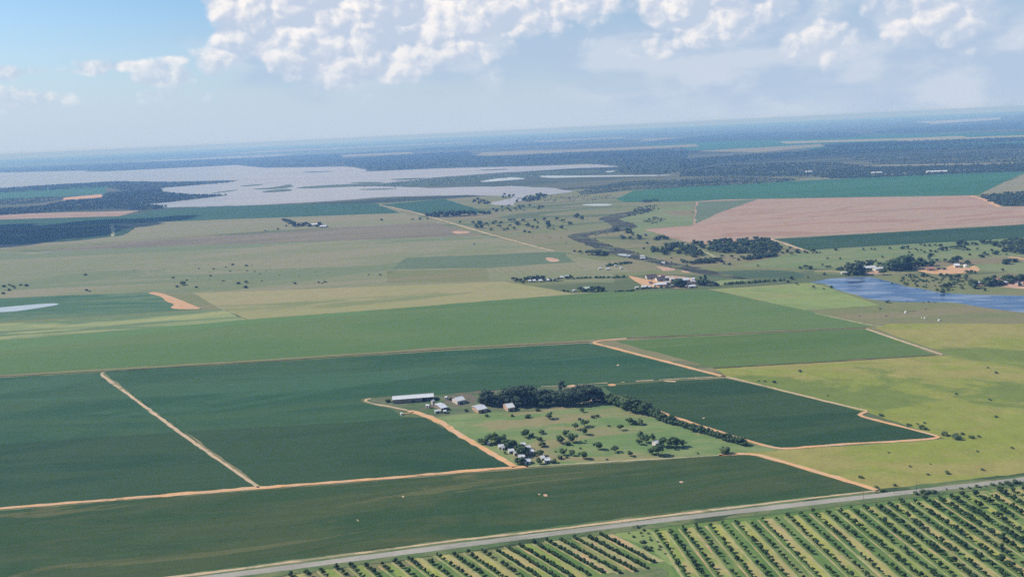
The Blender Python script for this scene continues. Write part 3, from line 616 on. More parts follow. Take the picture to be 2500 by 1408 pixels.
# --- tracks and roads
ROAD = [(-412.1,486),(-333.6,502.8),(-261.2,515.6),(-185.3,528.4),(-119.4,540.3),(-50.8,552.1),(13.3,562.6),(79.7,573.5),(218.9,593.8),(383.7,616.6),(523.7,635.4)]
ribbon('verge', ROAD, 20, 0.30, 'verge', 'weedy green verge of the grey road', 0.08)
ribbon('gravel_road', ROAD, 6.6, 0.34, 'gravel_road', 'straight grey gravel road across the lower right', 0.06)
for nm, p, wd, m, lb in (
    ('dirt_track', [(-415.6,490.8),(-337.4,509.4),(-264.3,522.5),(-187.3,535.1),(-51.3,560),(13.6,568.9),(80.7,580),(221.9,602.1),(269.3,608.5)], 2.6, 'track_pale', 'thin orange edge track along the grey road'),
    ('dirt_track', [(-467.8,649.8),(-420.8,653.7),(-318.4,661.8),(-216.5,670.4),(-106.5,678.5),(-38.3,686),(6.7,688.5)], 5.2, 'track', 'long straight orange track below the left fields'),
    ('dirt_track', [(4.9,688.7),(79.8,690.3),(149.8,692.6),(176.3,693.9)], 2.6, 'track_dull', 'pale grassy track along the bottom of the paddock'),
    ('dirt_track', [(169.3,693.8),(196.6,695),(209.4,682.2),(238.4,647.9),(258.1,623.6),(269.3,608.5)], 4.4, 'track', 'orange track round the corner of the thin crop'),
    ('dirt_track', [(-526.6,1068.9),(-531.6,1066),(-507.2,1034.3),(-464.6,981.2),(-352.1,838.2),(-280.8,749.5),(-216.7,671.2)], 3.3, 'track_pale', 'pale diagonal track between the two left fields'),
    ('dirt_track', [(-159.6,902.2),(-167.2,902),(-167.8,894.8),(-159.4,886.4),(-130.7,868.2),(-111.8,853.3)], 3.4, 'track_pale', 'pale hooked end of the farm track'),
    ('dirt_track', [(-111.8,853.3),(-88.8,831.8),(-74.8,810),(-56.9,776.1),(-32.6,735.6),(-4.4,689)], 5.0, 'track', 'orange farm track running down to the long track'),
    ('dirt_track', [(-120,844.2),(-113.9,846.3),(-106.9,848.9)], 2.2, 'track', 'short orange spur off the farm track'),
    ('dirt_track', [(149.6,1114.7),(122.1,1113.3),(100.4,1104),(118.3,1080.8),(169.5,1008.4),(207.3,954.5),(232.6,920.1)], 5.5, 'track', 'orange track between teal field and green block'),
    ('dirt_track', [(228.5,925.7),(258.7,887.5),(288.8,846.3),(319.3,805.6),(334.9,787)], 3.4, 'track_pale', 'pale track along the top of the dark crop'),
    ('dirt_track', [(333.9,784.7),(318.8,778.4),(327.1,766.6),(346.3,741.2),(369.9,708.4),(330.2,705.7),(276.6,704.9),(223.7,700.1),(208.9,715.9),(184.6,748.4),(152.1,793.1),(139.8,813.4)], 3.6, 'track', 'orange track round the tip of the dark crop'),
    ('dirt_track', [(465.9,1106.1),(480.9,1037.7),(497.5,966.9)], 3.4, 'track_pale', 'pale track right of the green block'),
    ('dirt_track', [(435.6,1211.7),(459.1,1165.4),(480.9,1122.4),(493,1114.9)], 2.4, 'track_dull', 'faint track along the right edge of the long green field'),
    ('dirt_track', [(-537.4,3591.5),(-371.6,3244.7),(-201.7,2780.2),(-49.4,2362),(55.1,2092),(101.1,1981.2)], 6.0, 'track_pale', 'pale diagonal track in the middle distance'),
    ('dirt_track', [(101.1,1981.2),(143.6,1939.4),(211.8,1883.7)], 4.0, 'track_dull', 'faint end of the pale diagonal track'),
    ('dirt_track', [(614.6,2014.8),(621.2,1915.3),(628.7,1798.8)], 7.0, 'track_pale', 'pale track at the corner of the dark green wedge'),
    ('dirt_track', [(1514.6,2806.5),(1484.4,2671.3),(1404.3,2451.1)], 14.0, 'soil', 'orange track at the end of the red field'),
    ('dirt_track', [(-1502.1,3256.4),(-1396.7,3035.1),(-1300.5,2817.5)], 12.0, 'track_dull', 'short pale track beside the cloud shadow'),
    ('dirt_track', [(415,1965.3),(420.4,1905.2),(426.3,1848.4),(428,1771.2)], 6.0, 'track_dull', 'grassy gap through the riverside grove'),
    ('dirt_track', [(555.8,1554),(572.7,1550.8),(585.6,1545.1),(600.2,1528.8)], 4.0, 'track_pale', 'pale path left of the farm above the pond'),
    ('dirt_track', [(633.1,1501.2),(663.3,1496.9),(687.1,1491.7),(717.5,1491.7)], 3.2, 'track_pale', 'pale path along the pond farm yard'),
    ('dirt_track', [(944.8,1607.1),(951.5,1597.4),(955.6,1578.2),(966.4,1546.1)], 8.0, 'soil', 'orange track on the meadow at the right edge'),
    ('dirt_track', [(27.2,915.8),(37,915.6),(45.8,915.8)], 2.2, 'track_pale', 'pale line behind the farm grove'),
    ('dirt_track', [(66.4,916.2),(78.3,917.6),(101,918.6)], 2.0, 'track_pale', 'pale broken edge behind the end of the grove'),
    ('dirt_track', [(115.7,918.2),(119.6,918.3)], 2.0, 'track_pale', 'short pale dash at the crop edge'),
    ('dirt_track', [(132.7,920.2),(143.6,920.5),(152.4,920.4)], 2.0, 'track_pale', 'middle pale dash at the crop edge'),
    ('dirt_track', [(158.3,920.4),(175.2,921.1),(191.1,921.9),(218.5,921.1)], 2.2, 'track_pale', 'long pale edge running to the orange track'),
    ('field_edge', [(-739.7,1069.5),(-663.1,1073.3),(-535.4,1074.3),(-297.5,1087.4),(-84.9,1104.6),(99.8,1108.6)], 3.0, 'furrow', 'dark ditch line above the teal fields'),
    ('field_edge', [(227.5,956.2),(351.1,960.7),(488.8,966.6)], 2.6, 'furrow', 'dark ditch line below the green block'),
    ('field_edge', [(149.9,1116.9),(242.5,1114.5),(351.4,1113.3),(468.6,1112.8)], 2.4, 'furrow', 'dark line between long green field and green block'),
):
    ribbon(nm, p, wd, 0.40, m, lb)

# mown swaths on the hay field
SWATHS = [[(-39.3,1758.3),(-18.8,1673.7)], [(-24.8,1763.1),(-3.6,1674.4)], [(-8.9,1763.8),(11.6,1676.7)], [(7.1,1766.4),(28.2,1676.9)], [(24.5,1766.6),(44.8,1677.2)], [(42,1766.9),(61.3,1675.7)], [(59.5,1769),(78,1679.3)], [(78.4,1768.8),(94.9,1682.9)], [(97.3,1768.7),(113,1684.5)], [(114.9,1770.8),(129.8,1686.4)], [(132.4,1771.1),(145.3,1688.7)]]
for s_ in SWATHS:
    ribbon('hay_swath', s_, 2.4, 0.16, 'valley', 'greener mown swath slanting across the hay field')
#PART2
# ================================================================== plants
def blob(rng, c, r, sq=0.85, sub=1, rough=0.22):
    bm = bmesh.new()
    bmesh.ops.create_icosphere(bm, subdivisions=sub, radius=1.0)
    v = []
    for q in bm.verts:
        k = 1 + rng.uniform(-rough, rough)
        v.append((c[0] + q.co.x * r * k, c[1] + q.co.y * r * k, c[2] + q.co.z * r * sq * k))
    f = [tuple(x.index for x in p.verts) for p in bm.faces]
    bm.free()
    return v, f


def crown_mesh(name, seed, mat, w, z0, z1, lobes, r, leaves, top=1.0, sub=1):
    """clumps of foliage spread through a crown of half-width w between heights z0 and z1 (unit tree), plus loose leaf sprays"""
    rng = random.Random(seed)
    V = []; Fc = []
    def add(v, f):
        b = len(V)
        V.extend(v)
        Fc.extend([tuple(i + b for i in p) for p in f])
    zc = (z0 + z1) / 2; hz = (z1 - z0) / 2
    spots = []
    for i in range(lobes):
        a = rng.uniform(0, 6.283); t = rng.uniform(-1, 1)
        prof = math.sqrt(max(0.05, 1 - t * t)) if top == 1.0 else max(0.12, 1 - (t + 1) / 2 * (1 - top) - 0.25 * abs(t))
        rad = w * prof * rng.uniform(0.45, 0.95)
        c = (rad * math.cos(a), rad * math.sin(a), zc + t * hz * 0.85)
        rr = r * rng.uniform(0.7, 1.25)
        spots.append((c, rr))
        add(*blob(rng, c, rr, rng.uniform(0.65, 0.95), sub))
    for i in range(leaves):
        c, rr = rng.choice(spots)
        d = Vector((rng.gauss(0, 1), rng.gauss(0, 1), rng.gauss(0.2, 1))).normalized()
        p = Vector(c) + d * rr * rng.uniform(0.9, 1.35)
        s = rr * rng.uniform(0.18, 0.42)
        e1 = Vector((rng.gauss(0, 1), rng.gauss(0, 1), rng.gauss(0, 1))).normalized() * s
        e2 = d.cross(e1).normalized() * s * 0.8
        add([tuple(p - e1), tuple(p + e1), tuple(p + e2 + d * s * 0.5)], [(0, 1, 2)])
    me = bpy.data.meshes.new(name)
    me.from_pydata(V, [], Fc)
    me.update()
    me.materials.append(M[mat])
    return me


def trunk_mesh(name, seed, h, r, limbs, reach, ztop):
    rng = random.Random(seed)
    V = []; Fc = []
    def tube(path, radii, n=6):
        b0 = len(V)
        for (p, rr) in zip(path, radii):
            for k in range(n):
                a = 6.2832 * k / n
                V.append((p[0] + rr * math.cos(a), p[1] + rr * math.sin(a), p[2]))
        for i in range(len(path) - 1):
            for k in range(n):
                a = b0 + i * n + k; b = b0 + i * n + (k + 1) % n
                Fc.append((a, b, b + n, a + n))
    tube([(0, 0, -0.02), (0, 0, 0.06), (0.01, 0.01, h * 0.6), (0.015, -0.01, h)], [r * 1.5, r * 1.05, r * 0.85, r * 0.6])
    for i in range(limbs):
        a = 6.2832 * i / limbs + rng.uniform(-0.4, 0.4)
        e = (reach * math.cos(a), reach * math.sin(a), ztop * rng.uniform(0.85, 1.05))
        tube([(0, 0, h * 0.8), (e[0] * 0.5, e[1] * 0.5, (h * 0.8 + e[2]) / 2 + 0.02), e], [r * 0.6, r * 0.42, r * 0.15], 5)
    me = bpy.data.meshes.new(name)
    me.from_pydata(V, [], Fc)
    me.update()
    me.materials.append(M['bark'])
    return me


# unit-height kinds: list of (crown mesh, trunk mesh)
KIND = {}
def make_kind(k, n, mat, w, z0, z1, lobes, r, leaves, th, tr, top=1.0):
    KIND[k] = [(crown_mesh(k + '_crown', 11 * i + len(k), mat, w, z0, z1, lobes, r, leaves, top),
                trunk_mesh(k + '_trunk', 7 * i + len(k), th, tr, 4, w * 0.55, (z0 + z1) / 2 + 0.08)) for i in range(n)]


make_kind('round', 5, 'leaf_round', 0.46, 0.30, 0.95, 15, 0.20, 170, 0.45, 0.030)
make_kind('umbrella', 4, 'leaf_round', 0.58, 0.48, 0.92, 16, 0.18, 170, 0.55, 0.032)
make_kind('tall', 5, 'leaf_tall', 0.27, 0.16, 0.97, 17, 0.15, 190, 0.6, 0.022)
make_kind('row', 5, 'leaf_row', 0.34, 0.08, 0.95, 16, 0.17, 190, 0.5, 0.024)
make_kind('conical', 3, 'leaf_tall', 0.22, 0.08, 0.97, 20, 0.11, 170, 0.5, 0.022, top=0.12)
make_kind('orchard', 5, 'leaf_orchard', 0.36, 0.26, 0.96, 10, 0.20, 90, 0.45, 0.026)
make_kind('far', 5, 'leaf_far', 0.42, 0.12, 0.95, 12, 0.21, 90, 0.4, 0.028)
BUSH = [crown_mesh('bush_crown', 300 + i, 'leaf_bush', 0.52, 0.06, 0.80, 11, 0.26, 130) for i in range(5)]


class Rnd(random.Random):
    pass


prng = Rnd(4242)


def tree(kind, x, y, h, label, group=None, name='tree', spread=None, cat='tree'):
    cm, tm = KIND[kind][prng.randrange(len(KIND[kind]))]
    s = spread if spread else prng.uniform(0.9, 1.12)
    r = empty(name, (x, y, 0.05), prng.uniform(0, 6.28), (h * s, h * s, h))
    tag(r, label, cat, group)
    link(bpy.data.objects.new('crown', cm), r)
    link(bpy.data.objects.new('trunk', tm), r)
    return r


def bush(x, y, h, label, group=None, w=1.0):
    o = bpy.data.objects.new('bush', BUSH[prng.randrange(len(BUSH))])
    o.location = (x, y, 0.0)
    o.rotation_euler = (0, 0, prng.uniform(0, 6.28))
    o.scale = (h * 1.15 * w, h * 1.15 * w, h)
    link(o)
    tag(o, label, 'bush', group)
    return o


WORDS = ('first second third fourth fifth sixth seventh eighth ninth tenth eleventh twelfth thirteenth fourteenth fifteenth sixteenth '
         'seventeenth eighteenth nineteenth twentieth').split()
def nth(i):
    if i < 20: return WORDS[i]
    n = i + 1
    return '%d%s' % (n, 'th' if 10 < n % 100 < 14 else {1: 'st', 2: 'nd', 3: 'rd'}.get(n % 10, 'th'))


def by_bearing(lst):
    return sorted(lst, key=lambda p: math.atan2(p[0], p[1]))


def fill(poly, n, rng, mind=0.0):
    """n random points inside a polygon"""
    xs = [p[0] for p in poly]; ys = [p[1] for p in poly]
    out = []
    tries = 0
    while len(out) < n and tries < n * 60:
        tries += 1
        x = rng.uniform(min(xs), max(xs)); y = rng.uniform(min(ys), max(ys))
        ins = False
        for i in range(len(poly)):
            x1, y1 = poly[i][:2]; x2, y2 = poly[i - 1][:2]
            if (y1 > y) != (y2 > y) and x < (x2 - x1) * (y - y1) / (y2 - y1) + x1:
                ins = not ins
        if not ins: continue
        if mind and any((x - q[0]) ** 2 + (y - q[1]) ** 2 < mind * mind for q in out): continue
        out.append((x, y))
    return out


# --- paddock trees (each one listed by its place)
PADDOCK = [
    ('round', [(30.9,807.5,6.3)], 'bushy tree on the upper left of the paddock below the house grove'),
    ('round', [(64.3,823.3,3.9)], 'small dark tree near the top middle of the paddock'),
    ('bush', [(72.9,804,3.3)], 'left one of two small bushes near the paddock top'),
    ('bush', [(77.9,807.8,3.2)], 'right one of two small bushes near the paddock top'),
    ('bush', [(59.5,801,2.6)], 'pale low bush left of the two small paddock bushes'),
    ('umbrella', [(62.5,781.2,6.2)], 'umbrella crowned tree in the middle of the paddock'),
    ('umbrella', [(53.6,773.1,5.6)], 'umbrella crowned tree just left of the paddock middle'),
    ('round', [(60,759.2,6.5)], 'round tree with a long shadow below the umbrella trees'),
    ('umbrella', [(94.2,766.4,4.9)], 'lone umbrella tree right of the paddock middle'),
    ('bush', [(85.5,778.9,2.1)], 'tiny bush left of the lone umbrella tree'),
    ('round', [(43.1,757.8,5.2)], 'upper tree of the clump left of the paddock middle'),
    ('round', [(37.2,739.3,6.7)], 'left tree of the clump left of the paddock middle'),
    ('round', [(48.3,741,7.5)], 'largest tree of the clump left of the paddock middle'),
    ('bush', [(43.5,734.5,4)], 'low bush at the foot of the paddock clump'),
    ('bush', [(21.2,766.7,4)], 'wide bush at the left of the paddock'),
    ('bush', [(19,750.8,4.3)], 'second wide bush at the left of the paddock'),
    ('bush', [(20.2,733.6,4.8)], 'leaning bush at the left of the paddock above the cottages'),
    ('round', [(69,720.2,6.2)], 'dark round tree with a clear shadow in the lower paddock'),
    ('umbrella', [(83.1,711.6,5.2)], 'umbrella tree right of the dark round paddock tree'),
    ('round', [(94.4,701.2,4.5)], 'small round tree near the bottom track of the paddock'),
    ('round', [(37.8,711.6,5.5)], 'left one of the two tall small trees near the cottages'),
    ('round', [(45.5,708.9,4.9)], 'right one of the two tall small trees near the cottages'),
    ('round', [(54.1,700.2,6.1)], 'broad dark tree close to the bottom track'),
    ('bush', [(34.7,702.7,3.4)], 'low bush beside the lowest cottages'),
    ('bush', [(40.3,704,2.2)], 'tiny bush between low bush and broad dark tree'),
    ('bush', [(28.8,694.4,3.7)], 'bush right of the lowest white cottage'),
    ('bush', [(60.1,742.3,1.5)], 'tiny shrub right of the paddock clump'),
    ('bush', [(31.5,718.7,1.6)], 'tiny shrub above the two tall small trees'),
    ('bush', [(54.1,724.3,1.9)], 'faint bush left of the dark round paddock tree'),
    ('bush', [(74,695.3,1.4)], 'tiny shrub on the bottom edge of the paddock'),
    ('bush', [(152.5,699.3,1.7)], 'tiny shrub in the right corner of the paddock'),
    ('bush', [(176,696.9,6.5)], 'large lone bush at the right corner of the paddock'),
    ('round', [(105.5,781.4,6.2)], 'left tree of the clump near the windbreak'),
    ('bush', [(110,780.7,4.3)], 'middle bush of the clump near the windbreak'),
    ('bush', [(115.4,780,5)], 'right bush of the clump near the windbreak'),
    ('round', [(109.3,743.7,5.4)], 'top tree of the right paddock thicket'),
    ('round', [(106.4,727.2,5)], 'lower left tree of the right paddock thicket'),
    ('round', [(113.1,731.9,6.8)], 'middle tree of the right paddock thicket'),
    ('round', [(120.7,737.1,5.1)], 'right tree of the upper paddock thicket'),
    ('round', [(126.6,719.1,7.6)], 'left tree of the dense thicket beside the white hut'),
    ('round', [(133.1,716.1,8.7)], 'tallest tree of the dense thicket beside the white hut'),
    ('round', [(138.6,716.5,6.8)], 'third tree of the dense thicket beside the white hut'),
    ('round', [(143.9,717.9,5.3)], 'rightmost tree of the dense thicket beside the white hut'),
    ('round', [(113.4,702.9,6.1)], 'left tree of the low thicket below the white hut'),
    ('round', [(118.8,699.1,8.2)], 'right tree of the low thicket below the white hut'),
    ('bush', [(19.5,833.6,3.3)], 'pale bush under the left end of the grove'),
    ('round', [(25.6,844,5.3)], 'small tree standing before the grove edge'),
    ('bush', [(9.8,813.8,4.4)], 'dark bush right of the pink gabled barn'),
    ('bush', [(-6.1,820.5,2.8)], 'low bush below the pink gabled barn'),
    ('round', [(5.5,759,6.9)], 'upright tree above the cottages'),
    ('bush', [(12,759.9,3.8)], 'bush beside the upright tree above the cottages'),
    ('bush', [(-30.9,824.2,3.4)], 'dark bush beside the grey roofed barn'),
    ('bush', [(-53.5,843.2,3.3)], 'faint bush between the barns'),
    ('bush', [(-71.1,883.7,3.3)], 'dark bush beside the small white shed behind the farmyard'),
    ('bush', [(-139.2,887.2,4.1)], 'bush at the left end of the long shed'),
    ('bush', [(-87,886.2,3.3)], 'bush at the right end of the long shed'),
]
for kd, p, lb in PADDOCK:
    x, y, h = p[0]
    if kd == 'bush': bush(x, y, h * 1.05, lb)
    else: tree(kd, x, y, h * 1.12, lb, name='shade_tree', spread=prng.uniform(1.0, 1.2))

# trees round the cottages
for i, (x, y, h) in enumerate(by_bearing([(-34.9,747.9,6.8),(-29.9,745.6,9.3),(-25.7,748.4,10.6),(-22.7,753.2,9.4),(-20.2,744.3,9.9),(-17.1,745.6,8.1),(-14.1,752,8.1),(-12.2,736.5,9.2),(-8.6,732.7,10.4),(-5.6,734,9.2),(-1,725.2,9.1),(0.6,713.8,11.3),(3.5,713.4,10.7),(5.4,719.5,7.8),(-2,695.7,7),(1.4,693.7,7.6),(-4.6,717.6,3.6),(-12.9,720.3,3),(15.3,715.1,4.8),(17.5,711.6,6.5),(16.8,693.3,7),(12.3,712.3,3.6)])):
    tree('round', x, y, h * 0.78, 'dark tree among the small white cottages, %s from the left' % nth(i), 'trees among the cottages', name='garden_tree', spread=1.2)

# farm grove
GROVE_FRONT = [(-37.9,861.5,8.5),(-34.4,859.9,14.8),(-30.9,858.3,17.6),(-28,855.6,14),(-22.5,854.8,13.3),(-18.3,854.2,12.6),(-16.2,856,15.4),(-12,857.6,18.2),(-7.9,855.9,18.2),(-3.7,855.3,21),(0.4,854.6,19.6),(4.6,854,21),(8.7,853.4,17.5),(12.9,852.7,14),(17,851,11.8),(21.8,850.3,11.8)]
GROVE = GROVE_FRONT + [(17.2,852.5,11.1),(23.5,850.1,10.1),(29,850.7,12),(33.7,851.4,13.8),(39,849.2,14.7),(42.6,848.1,15.6),(46.2,847.5,15.6),(50.7,846.8,15.6),(54.3,846.3,16.5),(58.8,846.2,17.5),(63.5,847.8,17.5),(68.3,850.6,17.6),(73,851.3,17.6),(78.7,853.4,15.8),(83.3,854.1,13.9),(86.3,856.6,10.2),(21.4,866.6,14.1),(29,868.5,12.2),(35.5,869,11.3),(45.8,868.9,10.3),(51.4,869.6,11.3),(58,870.1,11.3),(62.4,867.9,14.1),(68.2,870,14.1),(72.8,869.3,14.1),(77.6,870.1,13.2),(82.3,870.9,12.3),(85.5,870.4,10.4)] + [(-14.1,878.4,10),(-3.5,876.7,13.6),(3.6,875.6,15.7),(8.6,876,16.5),(13.5,874.1,14.3),(17,873.5,13.6)]
for i, (x, y, h) in enumerate(by_bearing(GROVE)):
    tree('tall', x, y, h * 0.97, 'tall dark gum tree in the farmhouse grove, %s from its left end' % nth(i), 'farm grove trees', name='gum_tree', spread=prng.uniform(1.2, 1.55))
tree('tall', *[(48,896.7,11.6)][0], 'tall tree standing alone behind the farm grove', name='gum_tree', spread=1.2)

# windbreak
WB = [(89.1,856.2,7.4),(92.2,851.3,9.3),(95.7,846.4,10.1),(99,840.1,10.1),(101.3,836.9,8.2),(104.2,832.2,9.1),(106.6,826.2,10.8),(109,821.7,15.3),(112.1,818.5,12.6),(115.2,815.8,13.4),(118.4,813.4,12.5),(121.4,810.3,9.8),(124,807.2,12.4),(127.4,809.4,11.6),(129.9,801,7.9),(131.9,795.5,9.7),(134.4,790,9.6),(136.7,786.3,8.7),(139.4,782.3,7.8),(142.1,781.2,5.2),(144.3,777.1,9.5),(147.1,774.2,6.9),(149.5,771.4,6.4),(152.8,767.3,6),(155.4,763.7,6),(158.1,759.2,5.5),(160.9,754.8,6.8),(164,752.5,6.7),(166.3,749.8,7.1),(168.9,747.1,5.9),(171.7,743.2,6.3),(174.5,739.8,5.8),(177.2,736.3,6.2),(179.3,731.9,6.2),(182,728.2,6.6),(184.9,725.6,7.4),(187.3,723.1,5.7),(189.8,720.5,6.1),(192.4,716.9,6.9),(194.8,714.4,7.3),(197,712.4,4.9)]
for i, (x, y, h) in enumerate(WB):
    tree('row', x, y, h * 1.05, 'windbreak tree between paddock and dark crop, %s from the farm grove' % nth(i), 'windbreak trees', name='windbreak_tree', spread=prng.uniform(1.1, 1.4))

# --- bushes on the right pasture
for i, (x, y, h) in enumerate(by_bearing([(316.6,927.3,2.8),(277.3,891.2,2.7),(268.7,896.5,1.7),(262.7,898.1,1.6),(438.1,823.5,2.1),(459.6,801.3,2.1),(514.1,887.1,2.3),(439.3,753.8,2.2),(341.3,772,2.8),(353.6,742.1,2.8),(360.9,731.9,4.5),(369.8,746.7,1.6),(363,745.3,1.4),(372.3,715,3.7),(378.6,705.6,5.4),(388,715,2.4),(391,705.2,3.1),(398,707.2,2),(308.4,681.3,1.3),(312.1,650.6,1.5),(318.4,633.4,1.5),(333.6,634.3,2.4),(363.2,637.6,1.7),(284.6,616.2,1.8),(410.4,678.6,1.7),(265.4,633.3,2.4),(315.1,837.8,1.3),(517.1,907.6,1.5),(379.3,675.2,1.5),(330.2,653.4,0.9),(270.2,614.7,1.7),(271.4,608.2,2.9)])):
    bush(x, y, h, 'small bush on the yellow green pasture, %s from the left' % nth(i), 'pasture bushes', w=1.25)

# --- bushes on the olive grazing land
for i, (x, y, h) in enumerate(by_bearing([(-1093,1831.7,5.6),(-1092.8,1852.1,3.5),(-1072.2,1829.5,4.9),(-1054.4,1804.9,4.1),(-1050.8,1777.9,5.4),(-1040.6,1737.8,4.6),(-1061.7,1842,4.2),(-1042,1828.2,5.5),(-972.7,1948.1,5),(-864.9,1728,4.4),(-854.2,1717.5,3.1),(-732.5,1842.4,3.9),(-674,1741,8.6),(-678,1721.2,4.9),(-687,1799.8,3.2),(-631.8,1701.1,3.9),(-721,1971.4,2.8),(-679.5,1948.7,3.4),(-658.5,1968.9,3.1),(-652.9,2002.9,4.8),(-626.9,1901.4,3),(-611.3,1969,4.7),(-587.8,1895.6,2.9),(-652.2,1846.7,3.9),(-600.2,1767.2,2.8),(-553.7,1721.4,5.3),(-541.5,1731.1,5.1),(-525.2,1671.3,5.8),(-431.9,1690,4.3),(-384,1689.6,3.7),(-371.1,1689.3,4),(-374.2,1677.4,2.5),(-511.9,1744.4,2.4),(-564.8,1877.3,2.3),(-544.4,1843.2,2.2),(-295,1758.4,2.3),(-270.1,1746,3.5),(-91.3,2171.1,3.6)])):
    bush(x, y, h, 'dark bush on the olive grazing land, %s from the left edge' % nth(i), 'grazing land bushes', w=1.2)

# --- thorn trees in the valley
for i, (x, y, h) in enumerate(by_bearing([(-111,2670,9.6),(-94.2,2549.3,12.5),(-89.6,2636.2,14.6),(-81.6,2543.9,10.8),(-69.3,2611.4,9.4),(-48.3,2633.9,8.6),(-41.4,2671.6,7.9),(-23.8,2623,9.4),(-29.6,2532.9,9.1),(-15.1,2440.3,7.2),(-4.3,2463.8,7.2),(3.1,2684.7,9.6),(15.5,2696,8.8),(26.7,2573,12.6),(45.5,2665.3,9.6),(56,2522,10.7),(68,2461.8,9.7),(79.6,2670.6,8.7),(81.1,2456.3,8),(110.6,2664.7,10.4),(87.7,2597.2,5.9),(117,2533.2,14.1),(112.5,2442.9,11.2),(149.4,2659.4,10.4),(164.8,2598.5,9.4),(180.4,2524.4,9.9),(211.9,2707.9,16),(226.1,2644.8,11.3),(149.3,2427.3,9.5),(3.5,2541.1,7.5),(14.1,2456.1,8.8),(42.5,2382.4,7),(55.2,2363.8,6.2),(-53.4,2470.3,8.1),(124.6,2409.7,5.5),(-155,2723,6.2),(-295.2,2866.1,9.4),(-270.6,2877.5,6.6),(-431,2920,7.7),(-321.2,2869.1,6.6)])):
    tree('far', x, y, h, 'small thorn tree in the grassy valley, %s from the left' % nth(i), 'valley thorn trees', name='thorn_tree', spread=1.45)
for i, (x, y, h) in enumerate(by_bearing([(-280.7,2992.4,14.7),(-266.3,2965.7,14.6),(-253.7,2959.6,17.4),(-241.2,2953.6,16.4),(-230.2,2967.9,19.4),(-213.9,2940.4,19.2),(-197.6,2947.1,21.2),(-185.6,2946.2,17.3),(-173.3,2940.2,21.1),(-164.5,2955.6,19.3),(-152.2,2949.5,20.2),(-140.6,2958.7,16.4),(-128.1,2947.6,19.2),(-114,2955.6,15.4),(-97.4,2962.3,13.5),(-80.5,2964,14.5),(-66.1,2967,12.6),(-234.7,3030.5,14.9),(-199.8,3023.4,16.8),(-170.4,3024.1,14.8)])):
    tree('far', x, y, h, 'tree in the dark belt along the teal field, %s from the left' % nth(i), 'field belt trees', name='belt_tree', spread=1.4)
rng = random.Random(5)
for x, y in fill([(-59.2,3157.1),(13.4,3248.1),(126.7,3185.4),(127.4,3086),(50.2,2990.5),(-52.3,3016.6)], 26, rng, 14):
    tree('far', x, y, rng.uniform(5, 9), 'small grey green tree scattered below the river mouth', 'river mouth trees', name='river_tree', spread=1.4)
for i, (x, y, h) in enumerate(by_bearing([(284.1,2302.8,9.1),(291.5,2316.1,10.7),(312.7,2265.2,12.7),(318,2250.4,9.7),(285.1,2143.9,9.9),(282.7,2164.9,7.1),(300.2,2126.8,8.4),(316.4,2201.9,6.6),(323,2120.9,10.5),(324.9,2163,7.2),(223.5,2226.6,5.1),(346.7,2177.9,5.8),(357.9,2088.2,9.7),(370.5,2111,8.4),(377.2,2100.1,10.5),(385.4,2088.7,7.7),(325.5,2026.1,5.4),(157.2,1922.4,7.6),(174,1901.1,10.6),(181,1892.2,11.9),(187.6,1881.3,13),(196.5,1878.3,12.4),(205,1871.2,11.1),(212.9,1872.9,8),(147,1953.2,5.1)])):
    tree('far', x, y, h, 'tree on the marsh bank, %s from the left' % nth(i), 'marsh bank trees', name='marsh_tree', spread=1.4)
# island grove at the river mouth
for x, y in fill([(27.7,3341),(51,3585.2),(100.6,3685.6),(165.3,3792.2),(182.6,3633.5),(115.3,3437.9)], 30, rng, 9):
    tree('far', x, y, rng.uniform(8, 13), 'dark tree in the little grove on the river mouth point', 'river mouth grove', name='river_tree', spread=1.3)
for x, y in fill([(-149,3421.7),(-131.6,3658.9),(-93.8,3562.4),(-68.1,3395.5),(-116.9,3371)], 16, rng, 9):
    tree('far', x, y, rng.uniform(7, 12), 'grey tree in the clump left of the river mouth', 'river mouth clump', name='river_tree', spread=1.3)
for x, y in fill([(-36.8,3677.4),(-19.2,3870.6),(35.7,3751.2),(-12.9,3624.4)], 8, rng, 8):
    tree('far', x, y, rng.uniform(7, 12), 'tree on the thin spit above the river mouth', 'river spit trees', name='river_tree', spread=1.3)

# riverside groves
G1 = [(313.5,1928.6),(336.5,1949.2),(381.4,2000.3),(406.8,1968.3),(414,1893.5),(411.1,1814.3),(398.9,1768.5),(379.8,1787),(362.2,1824.3),(358,1878.5),(329.2,1854.8),(318.9,1891.9)]
G1B = [(341.1,1745.3),(364.4,1714.8),(397.1,1745),(429.5,1734.6),(423.7,1704.1),(360.5,1696.9)]
G2 = [(420.4,1986),(485.6,2000.7),(573.7,2015.2),(597.7,1974.3),(595.5,1885.5),(591.3,1831.5),(553.1,1779.3),(504.2,1783.1),(476,1811.8),(446,1815.5),(435.5,1872.2),(419.4,1927)]
G2B = [(475.6,1737.5),(513.9,1755.1),(551.2,1767.4),(545.9,1744.5),(505.9,1727.6),(470.4,1712.1)]
for poly, n, hmin, hmax, lb, gp in (
    (G1, 60, 6.5, 11, 'dark tree in the grove left of the grassy gap', 'grove left of the gap'),
    (G1B, 34, 5.5, 8, 'dark tree in the strip at the foot of the left grove', 'lower strip of the left grove'),
    (G2, 130, 7, 12, 'dark tree in the dense grove under the red ploughed field', 'grove under the ploughed field'),
    (G2B, 32, 5.5, 8, 'dark tree in the lower strip of the dense grove', 'lower strip of the dense grove')):
    for x, y in fill(poly, n, rng, 5.5):
        tree('far', x, y, rng.uniform(hmin, hmax), lb, gp, name='grove_tree', spread=rng.uniform(1.2, 1.5))
